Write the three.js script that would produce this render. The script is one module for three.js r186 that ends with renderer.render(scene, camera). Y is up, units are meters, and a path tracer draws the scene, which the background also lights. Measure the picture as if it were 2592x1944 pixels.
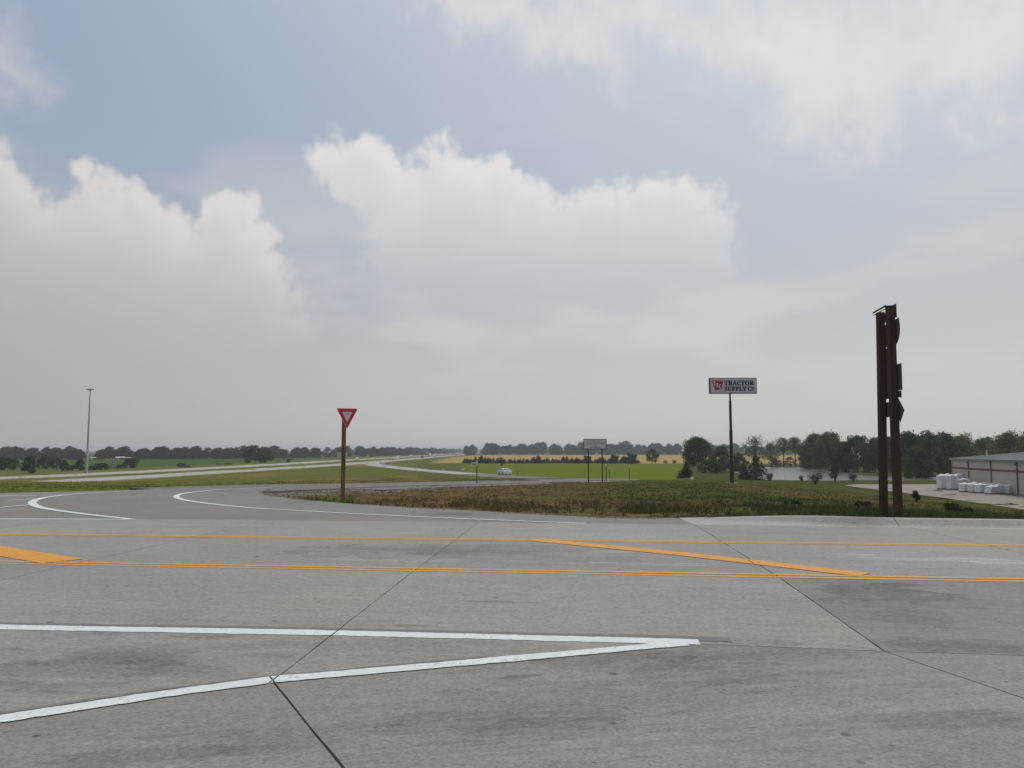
import * as THREE from 'three';
import { mergeGeometries } from 'three/addons/utils/BufferGeometryUtils.js';
import { RoundedBoxGeometry } from 'three/addons/geometries/RoundedBoxGeometry.js';

// ---------------------------------------------------------------- camera, exposure
const scene = new THREE.Scene();
const EYE = 1.7, FPX = 2000, CU = 1296, CV = 972, HORIZON = 1140;
const PITCH = Math.atan((HORIZON - CV) / FPX);
const camera = new THREE.PerspectiveCamera(2 * Math.atan(CV / FPX) * 180 / Math.PI, 4 / 3, 0.1, 12000);
camera.position.set(0, EYE, 0);
camera.rotation.set(PITCH, 0, 0);
const renderer = new THREE.WebGLRenderer({ antialias: true });
renderer.setSize(1024, 768);
renderer.toneMapping = THREE.LinearToneMapping;
renderer.toneMappingExposure = 1.25;
renderer.shadowMap.enabled = true;
renderer.shadowMap.type = THREE.PCFSoftShadowMap;

// ---------------------------------------------------------------- small maths
const R = Math.PI / 180;
const lerp = (a, b, t) => a + (b - a) * t;
const clamp = (x, a = 0, b = 1) => x < a ? a : x > b ? b : x;
const sstep = (a, b, x) => { const t = clamp((x - a) / (b - a)); return t * t * (3 - 2 * t); };
function rng(seed) { let s = seed >>> 0; return () => { s = s + 0x6D2B79F5 | 0; let t = Math.imul(s ^ s >>> 15, 1 | s); t = t + Math.imul(t ^ t >>> 7, 61 | t) ^ t; return ((t ^ t >>> 14) >>> 0) / 4294967296; }; }
const PERM = new Uint8Array(65536), GRID = new Float32Array(65536);
{ const r = rng(91); for (let i = 0; i < 65536; i++) GRID[i] = r(); }
function vnoise(x, y) {           // value noise 0..1
  const xi = Math.floor(x), yi = Math.floor(y); let fx = x - xi, fy = y - yi;
  fx = fx * fx * (3 - 2 * fx); fy = fy * fy * (3 - 2 * fy);
  const x0 = xi & 255, x1 = xi + 1 & 255, y0 = (yi & 255) << 8, y1 = (yi + 1 & 255) << 8;
  const a = GRID[y0 | x0], b = GRID[y0 | x1], c = GRID[y1 | x0], d = GRID[y1 | x1];
  return a + (b - a) * fx + (c - a + (a - b - c + d) * fx) * fy;
}
function fbm(x, y, n) { let s = 0, a = 0.5, t = 0; for (let i = 0; i < n; i++) { s += a * vnoise(x, y); t += a; a *= 0.5; const k = x * 1.62 - y * 1.18 + 17.3; y = x * 1.18 + y * 1.62 + 5.1; x = k; } return s / t; }
function billow(x, y, n) { let s = 0, a = 0.5, t = 0; for (let i = 0; i < n; i++) { s += a * (1 - Math.abs(2 * vnoise(x, y) - 1)); t += a; a *= 0.55; const k = x * 1.62 - y * 1.18 + 3.3; y = x * 1.18 + y * 1.62 + 8.1; x = k; } return s / t; }
function knots(k, x) { if (x <= k[0][0]) return k[0][1]; for (let i = 1; i < k.length; i++) if (x <= k[i][0]) return lerp(k[i - 1][1], k[i][1], (x - k[i - 1][0]) / (k[i][0] - k[i - 1][0])); return k[k.length - 1][1]; }
// positive inside
function polySD(p, x, y) {
  let d = 1e9, inside = false;
  for (let i = 0, j = p.length - 1; i < p.length; j = i++) {
    const ax = p[j][0], ay = p[j][1], bx = p[i][0], by = p[i][1], ex = bx - ax, ey = by - ay, wx = x - ax, wy = y - ay;
    const t = clamp((wx * ex + wy * ey) / (ex * ex + ey * ey)), qx = wx - ex * t, qy = wy - ey * t;
    d = Math.min(d, qx * qx + qy * qy);
    if ((ay > y) !== (by > y) && x < (bx - ax) * (y - ay) / (by - ay) + ax) inside = !inside;
  }
  return inside ? Math.sqrt(d) : -Math.sqrt(d);
}
// photograph pixel -> direction; ground() meets a level, yAt() the height at a known depth
function ray(u, v) {
  const a = (u - CU) / FPX, b = -(v - CV) / FPX, c = Math.cos(PITCH), s = Math.sin(PITCH);
  return { x: a, y: b * c + s, d: c - b * s };      // d = depth (towards -z)
}
function ground(u, v, e = 0) { const r = ray(u, v), k = (e - EYE) / r.y; return [r.x * k, r.d * k]; }
function yAt(u, v, depth) { const r = ray(u, v); return EYE + r.y * depth / r.d; }
function xAt(u, v, depth) { const r = ray(u, v); return r.x * depth / r.d; }

// ---------------------------------------------------------------- sky and sun
const SUN_AZ = 42 * R, SUN_EL = 56 * R;
const sunDir = new THREE.Vector3(Math.sin(SUN_AZ) * Math.cos(SUN_EL), Math.sin(SUN_EL), -Math.cos(SUN_AZ) * Math.cos(SUN_EL));
function makeSky() {
  const W = 4096, H = 2048, data = new Float32Array(W * H * 4);
  const dg = p => p.map(([u, v]) => { const r = ray(u * 1.1718, v * 1.1718); return [Math.atan2(r.x, r.d) / R, Math.atan2(r.y, Math.hypot(r.x, r.d)) / R]; });
  // cumulus outlines, in degrees round and above the horizon
  const clouds = [
    { p: dg([[-140, 300], [0, 318], [45, 325], [75, 362], [118, 388], [135, 415], [155, 345], [185, 342], [225, 385], [330, 398], [385, 430], [420, 470], [442, 425], [500, 418], [548, 428], [566, 465], [604, 508], [592, 525], [628, 560], [645, 610], [690, 672], [705, 720], [640, 790], [300, 820], [-140, 830]]), edge: .95, amp: 1.3, fade: [4, 16] },
    { p: dg([[662, 325], [700, 308], [735, 282], [790, 276], [825, 300], [878, 352], [892, 338], [922, 308], [962, 296], [1012, 326], [1050, 342], [1082, 324], [1112, 336], [1172, 392], [1192, 414], [1300, 398], [1400, 376], [1480, 374], [1542, 402], [1572, 452], [1622, 505], [1640, 580], [1600, 680], [1350, 780], [900, 780], [760, 680], [770, 560], [775, 470], [730, 430], [668, 400]]), edge: 1.0, amp: 1.3, fade: [7, 20] },
    { p: dg([[925, -60], [935, 10], [985, 50], [1050, 45], [1110, 75], [1165, 112], [1215, 100], [1262, 130], [1330, 150], [1350, 110], [1335, 60], [1400, 55], [1470, 110], [1565, 165], [1650, 190], [1680, 250], [1735, 305], [1815, 285], [1890, 298], [1940, 240], [2010, 210], [2120, 190], [2240, 150], [2400, 130], [2400, -60]]), edge: 2.2, amp: 1.2, big: 2.3, fade: [0, 1] },
    { p: dg([[-60, 40], [5, 62], [40, 58], [62, 100], [90, 150], [122, 195], [98, 222], [40, 205], [-60, 190]]), edge: 1.6, big: 1.4, rag: 2.4, thick: .8, lum: .3, fade: [0, 1] },
    { p: dg([[2185, 262], [2260, 240], [2300, 380], [2215, 375]]), edge: 1.8, amp: .8, lit: .5, fade: [0, 1] },
    { p: dg([[2095, 290], [2130, 292], [2145, 325], [2112, 328]]), edge: 1.6, amp: .5, lit: .3, fade: [0, 1] },
  ];
  for (const c of clouds) { c.x0 = Math.min(...c.p.map(q => q[0])) - 3; c.x1 = Math.max(...c.p.map(q => q[0])) + 3; c.y0 = Math.min(...c.p.map(q => q[1])) - 3; c.y1 = Math.max(...c.p.map(q => q[1])) + 3; }
  const puff = (x, y) => {            // round-topped cells, like the heads of cumulus
    const xi = Math.floor(x), yi = Math.floor(y); let m = 9;
    for (let b = -1; b < 2; b++) for (let a = -1; a < 2; a++) { const k = ((yi + b & 255) << 8) | (xi + a & 255), dx = xi + a + GRID[k] - x, dy = yi + b + GRID[k ^ 0x5a3c] - y; m = Math.min(m, dx * dx + dy * dy); }
    return Math.max(0, 1 - m * 1.1);
  };
  const sd = (c, x, y) => {
    const n = fbm(x * .5 + 9, y * .5, 5) - .5;
    if (c.edge > 1.1) { const d = polySD(c.p, x + n * 2.2, y + (fbm(x * .5, y * .5 + 31, 4) - .5) * 2.2); return { h: d + n * (c.rag || 4.2) + (fbm(x * 1.6, y * 1.6 + 4, 4) - .5) * 1.6 + (c.big || 1.1), d }; }
    const wx = (fbm(x * .8 + 9, y * .8, 3) - .5) * .9, wy = (fbm(x * .8, y * .8 + 31, 3) - .5) * .9;
    const d = polySD(c.p, x + wx, y + wy);
    return { h: Math.min(d, 3) * .8 + c.amp * (puff(x * .42 + wx, y * .42 + wy) * .7 + puff(x * .95 + 30, y * .95 + wx) * .45 + puff(x * 2.1 + 60 + wy, y * 2.1) * .26 - .86 + n * .8), d };
  };
  const lin = c => Math.pow(c / 255, 2.2);
  for (let j = 0; j < H; j++) {
    const el = (j + .5) / H * 180 - 90;
    for (let i = 0; i < W; i++) {
      const a = ((i + .5) / W - .5) * 2 * Math.PI, o = (j * W + i) * 4;
      if (el < -2) { data[o] = .36; data[o + 1] = .36; data[o + 2] = .355; data[o + 3] = 1; continue; }
      const e = el * R, ce = Math.cos(e), X = Math.cos(a) * ce, Z = Math.sin(a) * ce, Y = Math.sin(e);
      const cosg = X * sunDir.x + Y * sunDir.y + Z * sunDir.z, g = Math.acos(clamp(cosg, -1, 1)) / R;
      const az = Math.atan2(X, -Z) / R;
      // clear air: deeper blue away from the sun, milky towards it, grey haze low down
      const w = sstep(66, 25, g), low = Math.exp(-Math.pow(Math.max(el, 0) / 15, 2));
      const br = lerp(lin(132), lin(184), w), bg = lerp(lin(148), lin(190), w), bb = lerp(lin(171), lin(197), w);
      const hz = .30 + .18 * sstep(92, 50, g);
      let r = lerp(br, hz, low), gg = lerp(bg, hz * .99, low), b = lerp(bb, hz * .955, low);
      const glow = .13 * Math.exp(-g * g / 420);
      // clouds at every azimuth overhead and behind, as in view
      const inF = sstep(44, 36, Math.abs(az)) * sstep(34, 29, el);
      let cov = 0;
      if (inF < 1) {
        const q = 1 / Math.tan((Math.max(el, 0) + 9) * R), px = X / ce * q * 1.9, pz = Z / ce * q * 1.9;
        const n = fbm(px + 7, pz + 3, 6) + .25 * (billow(px * 2, pz * 2, 4) - .5);
        cov = sstep(.47, .60, n) * (1 - inF) * sstep(1, 14, el);
        const k = .46 + .16 * w;
        r = lerp(r, k, cov); gg = lerp(gg, k * .998, cov); b = lerp(b, k * 1.005, cov);
      }
      { // thin veils in the haze, low down all round
        const v = sstep(.5, .72, fbm(az * .07 + 3, el * .21 + 8, 5)) * sstep(2, 8, el) * sstep(26, 12, el) * .55, k = hz + .045;
        r = lerp(r, k, v); gg = lerp(gg, k * .995, v); b = lerp(b, k * .97, v);
      }
      for (const c of clouds) {
        if (az < c.x0 || az > c.x1 || el < c.y0 || el > c.y1) continue;
        const s = sd(c, az, el);
        if (s.h < 0) continue;
        const s2 = sd(c, az + .55, el + 1.15);
        const soft = c.edge > 1.1, fade = c.fade[1] > 2 ? sstep(c.fade[0], c.fade[1], el) : 1;
        const body = soft ? sstep(0, 4.6, s.h) * (c.thick || .88) : sstep(0, c.edge + (1 - fade) * 1.5, s.h) * fade;
        const rim = Math.exp(-Math.max(s2.d, 0) / 1.7), lit = soft ? (clamp(.5 + (fbm(az * .45 + 5, el * .45, 5) - .5) * 1.5) * .75 + .15 * w) * (c.lum ?? 1) : clamp(rim * .75 + .30 * (s.h - s2.h) * rim + (fbm(az * .55, el * .55, 5) - .5) * .6);
        const k = lerp(hz + .012 + .03 * fade + .02 * w, hz + .105 + .03 * w, lit * (.35 + .65 * fade)), warm = .004 + lit * .012;
        r = lerp(r, k + warm, body); gg = lerp(gg, k, body); b = lerp(b, k - warm * .6, body);
      }
      data[o] = r + glow; data[o + 1] = gg + glow * .98; data[o + 2] = b + glow * .95; data[o + 3] = 1;
    }
  }
  const t = new THREE.DataTexture(data, W, H, THREE.RGBAFormat, THREE.FloatType);
  t.mapping = THREE.EquirectangularReflectionMapping; t.magFilter = THREE.LinearFilter; t.minFilter = THREE.LinearFilter; t.needsUpdate = true;
  return t;
}
const skyTex = makeSky();
scene.background = skyTex;
scene.environment = skyTex;
const sun = new THREE.DirectionalLight(new THREE.Color(1, .95, .87), 1.5);   // the sun through thin cloud: soft shadows
sun.position.copy(sunDir).multiplyScalar(400);
sun.castShadow = true; sun.shadow.radius = 20; sun.shadow.mapSize.set(4096, 4096);
Object.assign(sun.shadow.camera, { left: -160, right: 160, top: 220, bottom: -60, near: 10, far: 900 });
scene.add(sun, sun.target);
scene.fog = new THREE.FogExp2(new THREE.Color(.93, .95, 1), 0.0003);
console.log('sky done');

// ---------------------------------------------------------------- scene helpers
const taken = new Map();
function numbered(n) { const k = taken.get(n) || 0; taken.set(n, k + 1); return k ? `${n}_${String(k).padStart(3, '0')}` : n; }
function tag(o, label, category, group) { o.userData.label = label; o.userData.category = category; if (group) o.userData.group = group; return o; }
function shadows(o) { o.castShadow = true; o.receiveShadow = true; return o; }
function part(parent, name, geo, mat) { const m = shadows(new THREE.Mesh(geo, mat)); m.name = name; parent.add(m); return m; }
function thing(name, label, category, x, y, depth, turn = 0, group) { const g = new THREE.Group(); g.name = numbered(name); g.position.set(x, y, -depth); g.rotation.y = turn; tag(g, label, category, group); scene.add(g); return g; }
function structure(name, geo, mat) { const m = geo ? shadows(new THREE.Mesh(geo, mat)) : new THREE.Group(); m.name = name; m.userData.kind = 'structure'; scene.add(m); return m; }
function dup(src, x, y, depth, turn, scale, label, group) {
  const c = src.clone(); c.name = numbered(src.name.replace(/_\d{3}$/, '')); c.userData = { ...src.userData };
  c.position.set(x, y, -depth); c.rotation.y = turn; c.scale.set(...(Array.isArray(scale) ? scale : [scale, scale, scale]));
  if (label) c.userData.label = label; if (group) c.userData.group = group;
  scene.add(c); return c;
}
const mat = (r, g, b, rough = .9, extra = {}) => new THREE.MeshStandardMaterial({ color: new THREE.Color().setRGB(r, g, b), roughness: rough, ...extra });
const T = (g, x = 0, y = 0, z = 0, rx = 0, ry = 0, rz = 0) => { if (rx) g.rotateX(rx); if (ry) g.rotateY(ry); if (rz) g.rotateZ(rz); g.translate(x, y, z); return g; };
const box = (w, h, d, x = 0, y = 0, z = 0) => T(new THREE.BoxGeometry(w, h, d), x, y, z);
const rbox = (w, h, d, r, x = 0, y = 0, z = 0) => T(new RoundedBoxGeometry(w, h, d, 2, r), x, y, z);
const cyl = (r0, r1, h, n = 16, x = 0, y = 0, z = 0) => T(new THREE.CylinderGeometry(r0, r1, h, n), x, y + h / 2, z);
const merge = gs => mergeGeometries(gs.map(g => { const q = g.index ? g.toNonIndexed() : g; for (const k of Object.keys(q.attributes)) if (!['position', 'normal', 'uv'].includes(k)) q.deleteAttribute(k); return q; }));
function dataTex(w, h, fn, srgb = true) {
  const d = new Uint8Array(w * h * 4);
  for (let j = 0; j < h; j++) for (let i = 0; i < w; i++) { const c = fn(i, j), o = (j * w + i) * 4; d[o] = clamp(c[0], 0, 255); d[o + 1] = clamp(c[1], 0, 255); d[o + 2] = clamp(c[2], 0, 255); d[o + 3] = 255; }
  const t = new THREE.DataTexture(d, w, h); t.wrapS = t.wrapT = THREE.RepeatWrapping; t.magFilter = THREE.LinearFilter; t.minFilter = THREE.LinearMipmapLinearFilter; t.generateMipmaps = true;
  if (srgb) t.colorSpace = THREE.SRGBColorSpace; t.needsUpdate = true; return t;
}
// noise that repeats every n cells
function tnoise(x, y, n) { const w = k => ((k % n) + n) % n; const xi = Math.floor(x), yi = Math.floor(y); let fx = x - xi, fy = y - yi; fx = fx * fx * (3 - 2 * fx); fy = fy * fy * (3 - 2 * fy); const G = (a, b) => GRID[(w(b) & 255) << 8 | (w(a) & 255)]; return lerp(lerp(G(xi, yi), G(xi + 1, yi), fx), lerp(G(xi, yi + 1), G(xi + 1, yi + 1), fx), fy); }

// ---------------------------------------------------------------- layout of the place (x, depth, level)
const curve = pts => { const c = new THREE.CatmullRomCurve3(pts.map(p => new THREE.Vector3(p[0], p[2], -p[1])), false, 'centripetal'); return c; };
const LOW = -4.1;
const rampC = curve([[-13.6, 34, 0], [-12.0, 37, -.04], [-9.3, 43.5, -.2], [-5.8, 55, -.6], [.1, 70, -1.05], [5.5, 82, -1.35], [9.6, 95, -1.75], [11, 110, -2.2], [8, 127, -2.75], [2, 145, -3.2], [-3.5, 165, -3.6], [-10, 188, -3.85], [-19, 213, -3.98], [-33, 250, -4.02], [-50, 300, -4.02], [-62, 350, -4.02], [-67, 410, -4.02], [-68, 480, -4.02]]);
const nearC = curve([[-112, 40, -4], [-94, 100, -4], [-84, 144, -4], [-76, 233, -4], [-70, 317, -4], [-68, 450, -4], [-68, 800, -4], [-69, 1400, -4], [-75, 2300, -4]]);
const farC = curve([[-138, 40, -4], [-117, 120, -4], [-106, 163, -4], [-100, 211, -4], [-97, 326, -4], [-97, 456, -4], [-95, 800, -4], [-95, 1400, -4], [-101, 2300, -4]]);
const samp = (c, n) => c.getSpacedPoints(n).map(p => [p.x, -p.z, p.y]);
const rampP = samp(rampC, 170), nearP = samp(nearC, 160), farP = samp(farC, 160);
function toLine(P, x, d) { let best = 1e9, e = 0; for (let i = 0; i + 1 < P.length; i++) { const ax = P[i][0], ay = P[i][1], ex = P[i + 1][0] - ax, ey = P[i + 1][1] - ay, t = clamp(((x - ax) * ex + (d - ay) * ey) / (ex * ex + ey * ey)), qx = x - ax - ex * t, qy = d - ay - ey * t, q = qx * qx + qy * qy; if (q < best) { best = q; e = lerp(P[i][2], P[i + 1][2], t); } } return [Math.sqrt(best), e]; }
const G0 = 18.9, GS = .105;                       // gutter joint: depth = gutter(x)
const gutter = x => G0 - GS * x - .0036 * Math.pow(clamp(x, 0, 14), 2);
const flare = x => sstep(9, 4.2, x);               // the gutter pan widens where the kerb runs out
const curbBack = x => gutter(x) + .76 + flare(x);
const paved = [[70, -25], ...[70, 40, 29, 22, 17, 14, 11, 9, 8, 7, 6, 5].map(x => [x, curbBack(x)]), [4.2, curbBack(4.2) - .02], [2.2, 20.4], [.55, 21.54], [-.4, 22.23], [-2.78, 23.76], [-5.54, 25.9], [-7.55, 28.0], [-9.27, 30.45], [-10.3, 32.75], [-10.5, 34.7], [-11.2, 35.6], [-15.4, 35.8], [-16.6, 34.2], [-20.47, 31.85], [-30, 29.6], [-70, 26], [-70, -25]];
const lot = [[48, 38], [51, 78], [54, 100], [56, 134], [60, 139], [92, 139], [92, 60], [80, 38]];
const pond = [[52, 165], [57, 190], [63, 219], [78, 262], [92, 290], [104, 284], [99, 255], [93, 232], [90, 212], [87, 194], [97, 184], [128, 180], [128, 168], [85, 161], [62, 161]];
const emK = [[0, 0], [15, -.15], [45, -.92], [57, -1.37], [74, -1.66], [105, -3.2], [135, -4.05], [160, LOW]];
const elK = [[0, 0], [13, -.04], [118, -3.95], [140, LOW]];
function baseLevel(x, d) {
  const s = d - curbBack(x); if (s <= 0) return 0;
  const a = x / Math.max(d, 1), left = sstep(-.22, -.42, a);
  let e = lerp(knots(emK, s), knots(elK, s), left);
  if (x > 8) { const er = -4.2 * clamp((x - 9) / 43) * sstep(0, 12, s); const k = .35, h = clamp(.5 + .5 * (er - e) / k); e = Math.max(lerp(er, e, h) - k * h * (1 - h), -4.25); }
  return e;
}
function level(x, d) {
  let e = baseLevel(x, d);
  const sp = d > -30 && d < 45 && Math.abs(x) < 75 ? polySD(paved, x, d) : -99;
  if (sp > 0.02) return -.22;
  if (d > 30 && d < 520 && x > -90 && x < 35) { const [q, er] = toLine(rampP, x, d); if (q < 14) e = lerp(er - .07, e, sstep(4.0, 13, q)); }
  if (x < -45 && x > -170 && d < 2400) { const q1 = toLine(nearP, x, d)[0], q2 = toLine(farP, x, d)[0], q = Math.min(q1, q2); if (q < 24) e = lerp(-4.08, e, sstep(7, 24, q)); if (d > 150 && q1 + q2 < 36 && q > 6.5) e -= .35 * sstep(6.5, 13, q); }
  if (x > 40 && x < 110 && d > 28 && d < 150) { const q = polySD(lot, x, d); e = lerp(e, -4.27, sstep(-5, -.4, q)); }
  if (x > 40 && x < 145 && d > 145 && d < 310) { const q = polySD(pond, x, d); e = lerp(e, -5.2, sstep(-3, 6, q)); }
  const rough = (fbm(x * .9, d * .9, 3) - .5) * .16 + (fbm(x * .13 + 4, d * .13, 2) - .5) * .3 * sstep(25, 60, d);
  const edge = Math.min(1, Math.max(0, -sp / 2.5));
  return e + rough * edge * (sp > -90 ? 1 : 1);
}

// ---------------------------------------------------------------- ground sheet
const C = (r, g, b) => [Math.pow(r / 255, 2.2), Math.pow(g / 255, 2.2), Math.pow(b / 255, 2.2)];
const mixc = (a, b, t) => [lerp(a[0], b[0], t), lerp(a[1], b[1], t), lerp(a[2], b[2], t)];
const cGreen = C(86, 96, 52), cGreen2 = C(106, 106, 66), cBrown = C(122, 102, 76), cTan = C(150, 132, 96), cField = C(120, 136, 44), cWheat = C(206, 180, 116), cPlain = C(98, 110, 66), cVerge = C(128, 126, 76), cGravel = C(138, 128, 118), cCrop = C(82, 110, 58), cMud = C(96, 84, 66);
function groundColour(x, d) {
  const n1 = fbm(x * .35, d * .35, 4), n2 = fbm(x * 1.7 + 50, d * 1.7, 3), n3 = fbm(x * .05 + 11, d * .05, 4), a = x / Math.max(d, 1);
  let c;
  const s = d - curbBack(x);
  if (d < 135) {
    c = mixc(cGreen, cGreen2, sstep(.35, .65, n1));
    // dry brown earth of the corner between road and ramp, thinning out towards the store
    const brown = sstep(.16, -.02, a + (n1 - .5) * .28 + (n2 - .5) * .08) * sstep(-.30, -.24, a + (n1 - .5) * .04) * sstep(75, 55, d);
    c = mixc(c, mixc(cBrown, C(134, 112, 82), n2), brown * .9);
    c = mixc(c, cBrown, sstep(.56, .70, fbm(x * .22 + 80, d * .22, 3)) * .75 * sstep(90, 60, d));
    if (a < -.2) c = mixc(mixc(C(104, 116, 54), C(120, 128, 62), n1), cVerge, sstep(.5, .62, n3) * .7);
    if (s > -1 && s < 2.2 && x > -4) c = mixc(c, mixc(cTan, cMud, n2), sstep(2.2, .3, s + (n2 - .5) * 2.4) * .9);
  } else c = mixc(cVerge, cPlain, n1);
  if (d > 25 && d < 75 && x < 16) {   // gravel shoulder inside the ramp
    const [q] = toLine(rampP, x, d);
    const nose = sstep(9.5, 5.5, q + (n2 - .5) * 2.5 + Math.max(0, (d - 40) * .22)) * sstep(-14, -11.5, x);
    c = mixc(c, mixc(cGravel, C(112, 98, 86), n2), nose);
  }
  if (d > 60 && d < 150 && x < -6 && x > -35) c = mixc(c, cTan, sstep(.45, .6, n1) * sstep(-35, -25, x) * sstep(-4, -10, x) * sstep(110, 90, d) * .8);
  if (d > 105) {
    if (x < -50 || a < -.12) c = mixc(mixc(cVerge, C(116, 122, 62), n1), C(160, 146, 94), sstep(.5, .66, n3) * .5);
    if (a > -.10 && d > 132 && d < 358) { const f = sstep(-.075, -.045, a) * sstep(.225, .205, a + (n1 - .5) * .02); c = mixc(c, mixc(cField, C(132, 146, 50), n1), f * (.75 + .25 * n2)); }
    if (d >= 362 && d < 1010) { const f = sstep(-.115 + (d - 362) * .0001, -.09 + (d - 362) * .0001, a) * sstep(.40, .37, a); c = mixc(c, mixc(cWheat, C(196, 170, 108), n1), f); }
    if (a >= .22 && d < 330) c = mixc(cGreen, cGreen2, n1);
    if (x < -122 && d > 190) c = mixc(c, mixc(cCrop, C(96, 122, 66), n3), sstep(-122, -135, x) * sstep(240, 262, d + (n1 - .5) * 10));
  }
  if (d > 1010) c = mixc(cPlain, C(78, 84, 60), n3);
  return c;
}
{
  const ang = []; for (let a = -180; a < -44; a += 4) ang.push(a); for (let a = -44; a <= 44; a += .125) ang.push(a); for (let a = 48; a < 180; a += 4) ang.push(a);
  const rad = [0.5]; while (rad[rad.length - 1] < 6000) { const r = rad[rad.length - 1]; rad.push(r * (r < 15 ? 1.12 : r < 60 ? 1.0115 : r < 400 ? 1.016 : r < 1200 ? 1.03 : 1.12)); }
  const nA = ang.length, nR = rad.length, pos = new Float32Array(nA * nR * 3), col = new Float32Array(nA * nR * 3), uv = new Float32Array(nA * nR * 2), idx = [];
  for (let j = 0; j < nR; j++) for (let i = 0; i < nA; i++) {
    const x = Math.sin(ang[i] * R) * rad[j], d = Math.cos(ang[i] * R) * rad[j], k = j * nA + i;
    pos.set([x, level(x, d), -d], k * 3); col.set(groundColour(x, d), k * 3); uv.set([x / 5, d / 5], k * 2);
    if (j && true) { const i2 = (i + 1) % nA, p = (j - 1) * nA, q = j * nA; idx.push(p + i, p + i2, q + i2, p + i, q + i2, q + i); }
  }
  const g = new THREE.BufferGeometry(); g.setAttribute('position', new THREE.BufferAttribute(pos, 3)); g.setAttribute('color', new THREE.BufferAttribute(col, 3)); g.setAttribute('uv', new THREE.BufferAttribute(uv, 2)); g.setIndex(idx); g.computeVertexNormals();
  const tex = dataTex(512, 512, (i, j) => { const v = 196 + 60 * (tnoise(i / 4, j / 4, 128) - .5) + 60 * (tnoise(i / 11, j / 11, 46) - .5) * 1 + 50 * (tnoise(i / 1.5, j / 1.5, 341) - .5) + 40 * (tnoise(i / 40, j / 40, 13) - .5); return [v, v, v * .97]; });
  structure('ground', g, new THREE.MeshPhysicalMaterial({ vertexColors: true, map: tex, roughness: 1, specularIntensity: 0 }));
}
console.log('ground done');

// ---------------------------------------------------------------- concrete
// lanes frame: along the road (U), across it (V); streaks run along U
const RA = Math.atan(GS), NA = -9.4 * R;
const laneUV = (x, d) => [(x * Math.cos(RA) - d * Math.sin(RA) + 14) / 28, (x * Math.sin(RA) + d * Math.cos(RA) - 5) / 15];
const nearUV = (x, d) => [(x * Math.cos(NA) - d * Math.sin(NA) + 7) / 14, (x * Math.sin(NA) + d * Math.cos(NA)) / 9];
const pxLane = (u, v) => laneUV(...ground(u, v)), pxNear = (u, v) => nearUV(...ground(u, v));
function concreteTexture(W, H, mx, my, stains, seed, streak) {
  const flecks = new Float32Array(W * H), r = rng(seed);
  for (let k = 0; k < W * H / 240; k++) { const x = r() * W | 0, y = r() * H | 0, l = 1 + r() * r() * .10 / mx * W | 0, s = (.25 + r() * .6) * (fbm(x / W * mx * .9, y / H * my * .9 + seed, 3) > .48 ? 1 : .25); for (let i = 0; i < l; i++) flecks[y * W + (x + i) % W] = s; }
  // drips and bits of dirt, a few centimetres across
  for (let k = 0; k < mx * my * 2.2; k++) { const cx = r() * W, cy = r() * H, q = (.008 + r() * r() * .04), s = .25 + r() * .5, rx = q / mx * W, ry = q / my * H; for (let y = Math.floor(cy - ry); y <= cy + ry; y++) for (let x = Math.floor(cx - rx); x <= cx + rx; x++) if (((x - cx) / rx) ** 2 + ((y - cy) / ry) ** 2 < .6 + .5 * r()) { const o = ((y + H) % H) * W + (x + W) % W; flecks[o] = Math.max(flecks[o], s); } }
  return dataTex(W, H, (i, j) => {
    const X = i / W * mx, Y = j / H * my;
    let v = 1 + (fbm(X * .35 + seed, Y * .35, 3) - .5) * .16 + (fbm(X * .8, Y * 2.6 + seed, 4) - .5) * .12 + (vnoise(X * 9, Y * 24) - .5) * .07 + (vnoise(X * 22, Y * 34) - .5) * .10 + (vnoise(X * 52, Y * 60 + seed) - .5) * .30 + (vnoise(X * 120 + 3, Y * 135) - .5) * .30;
    const band = fbm(X * .5 + seed * 2, Y * 1.1, 3);
    v += streak * ((vnoise(X * 3.2 + 9, Y * 46) - .5) * .28 * sstep(.36, .6, band) + sstep(.80, .93, vnoise(X * .35 + 2, Y * 9 + seed)) * .09 + (vnoise(X * .7 + 3, Y * 17 + seed) - .5) * .10);
    v *= 1 - flecks[j * W + i] * .75;
    let warm = (fbm(X * .28 + 30, Y * .28 + seed, 3) - .5) * .05;
    for (const s of stains) {
      const dx = (i / W - s.c[0]) * mx, dy = (j / H - s.c[1]) * my, e = Math.hypot(dx / s.r[0], dy / s.r[1]);
      if (e < 2.2) { const n = fbm(X * s.f[0] * 1.6 + s.c[0] * 99, Y * s.f[1] * 1.6, 5), m = sstep(s.soft, -s.soft * .5, e - .9 + (n - .5) * 3.0); const grit = .45 + 1.1 * vnoise(X * 26, Y * 42); v *= 1 + s.k * m * grit; }
    }
    const b = 150 * Math.pow(Math.max(v, .1), .55);
    return [b * (1.005 + warm), b * (.985 + warm * .2), b * (.945 - warm * .6)];
  });
}
const st = (c, r, k, f = [1.2, 3], soft = .35) => ({ c, r, k, f, soft });
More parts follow.
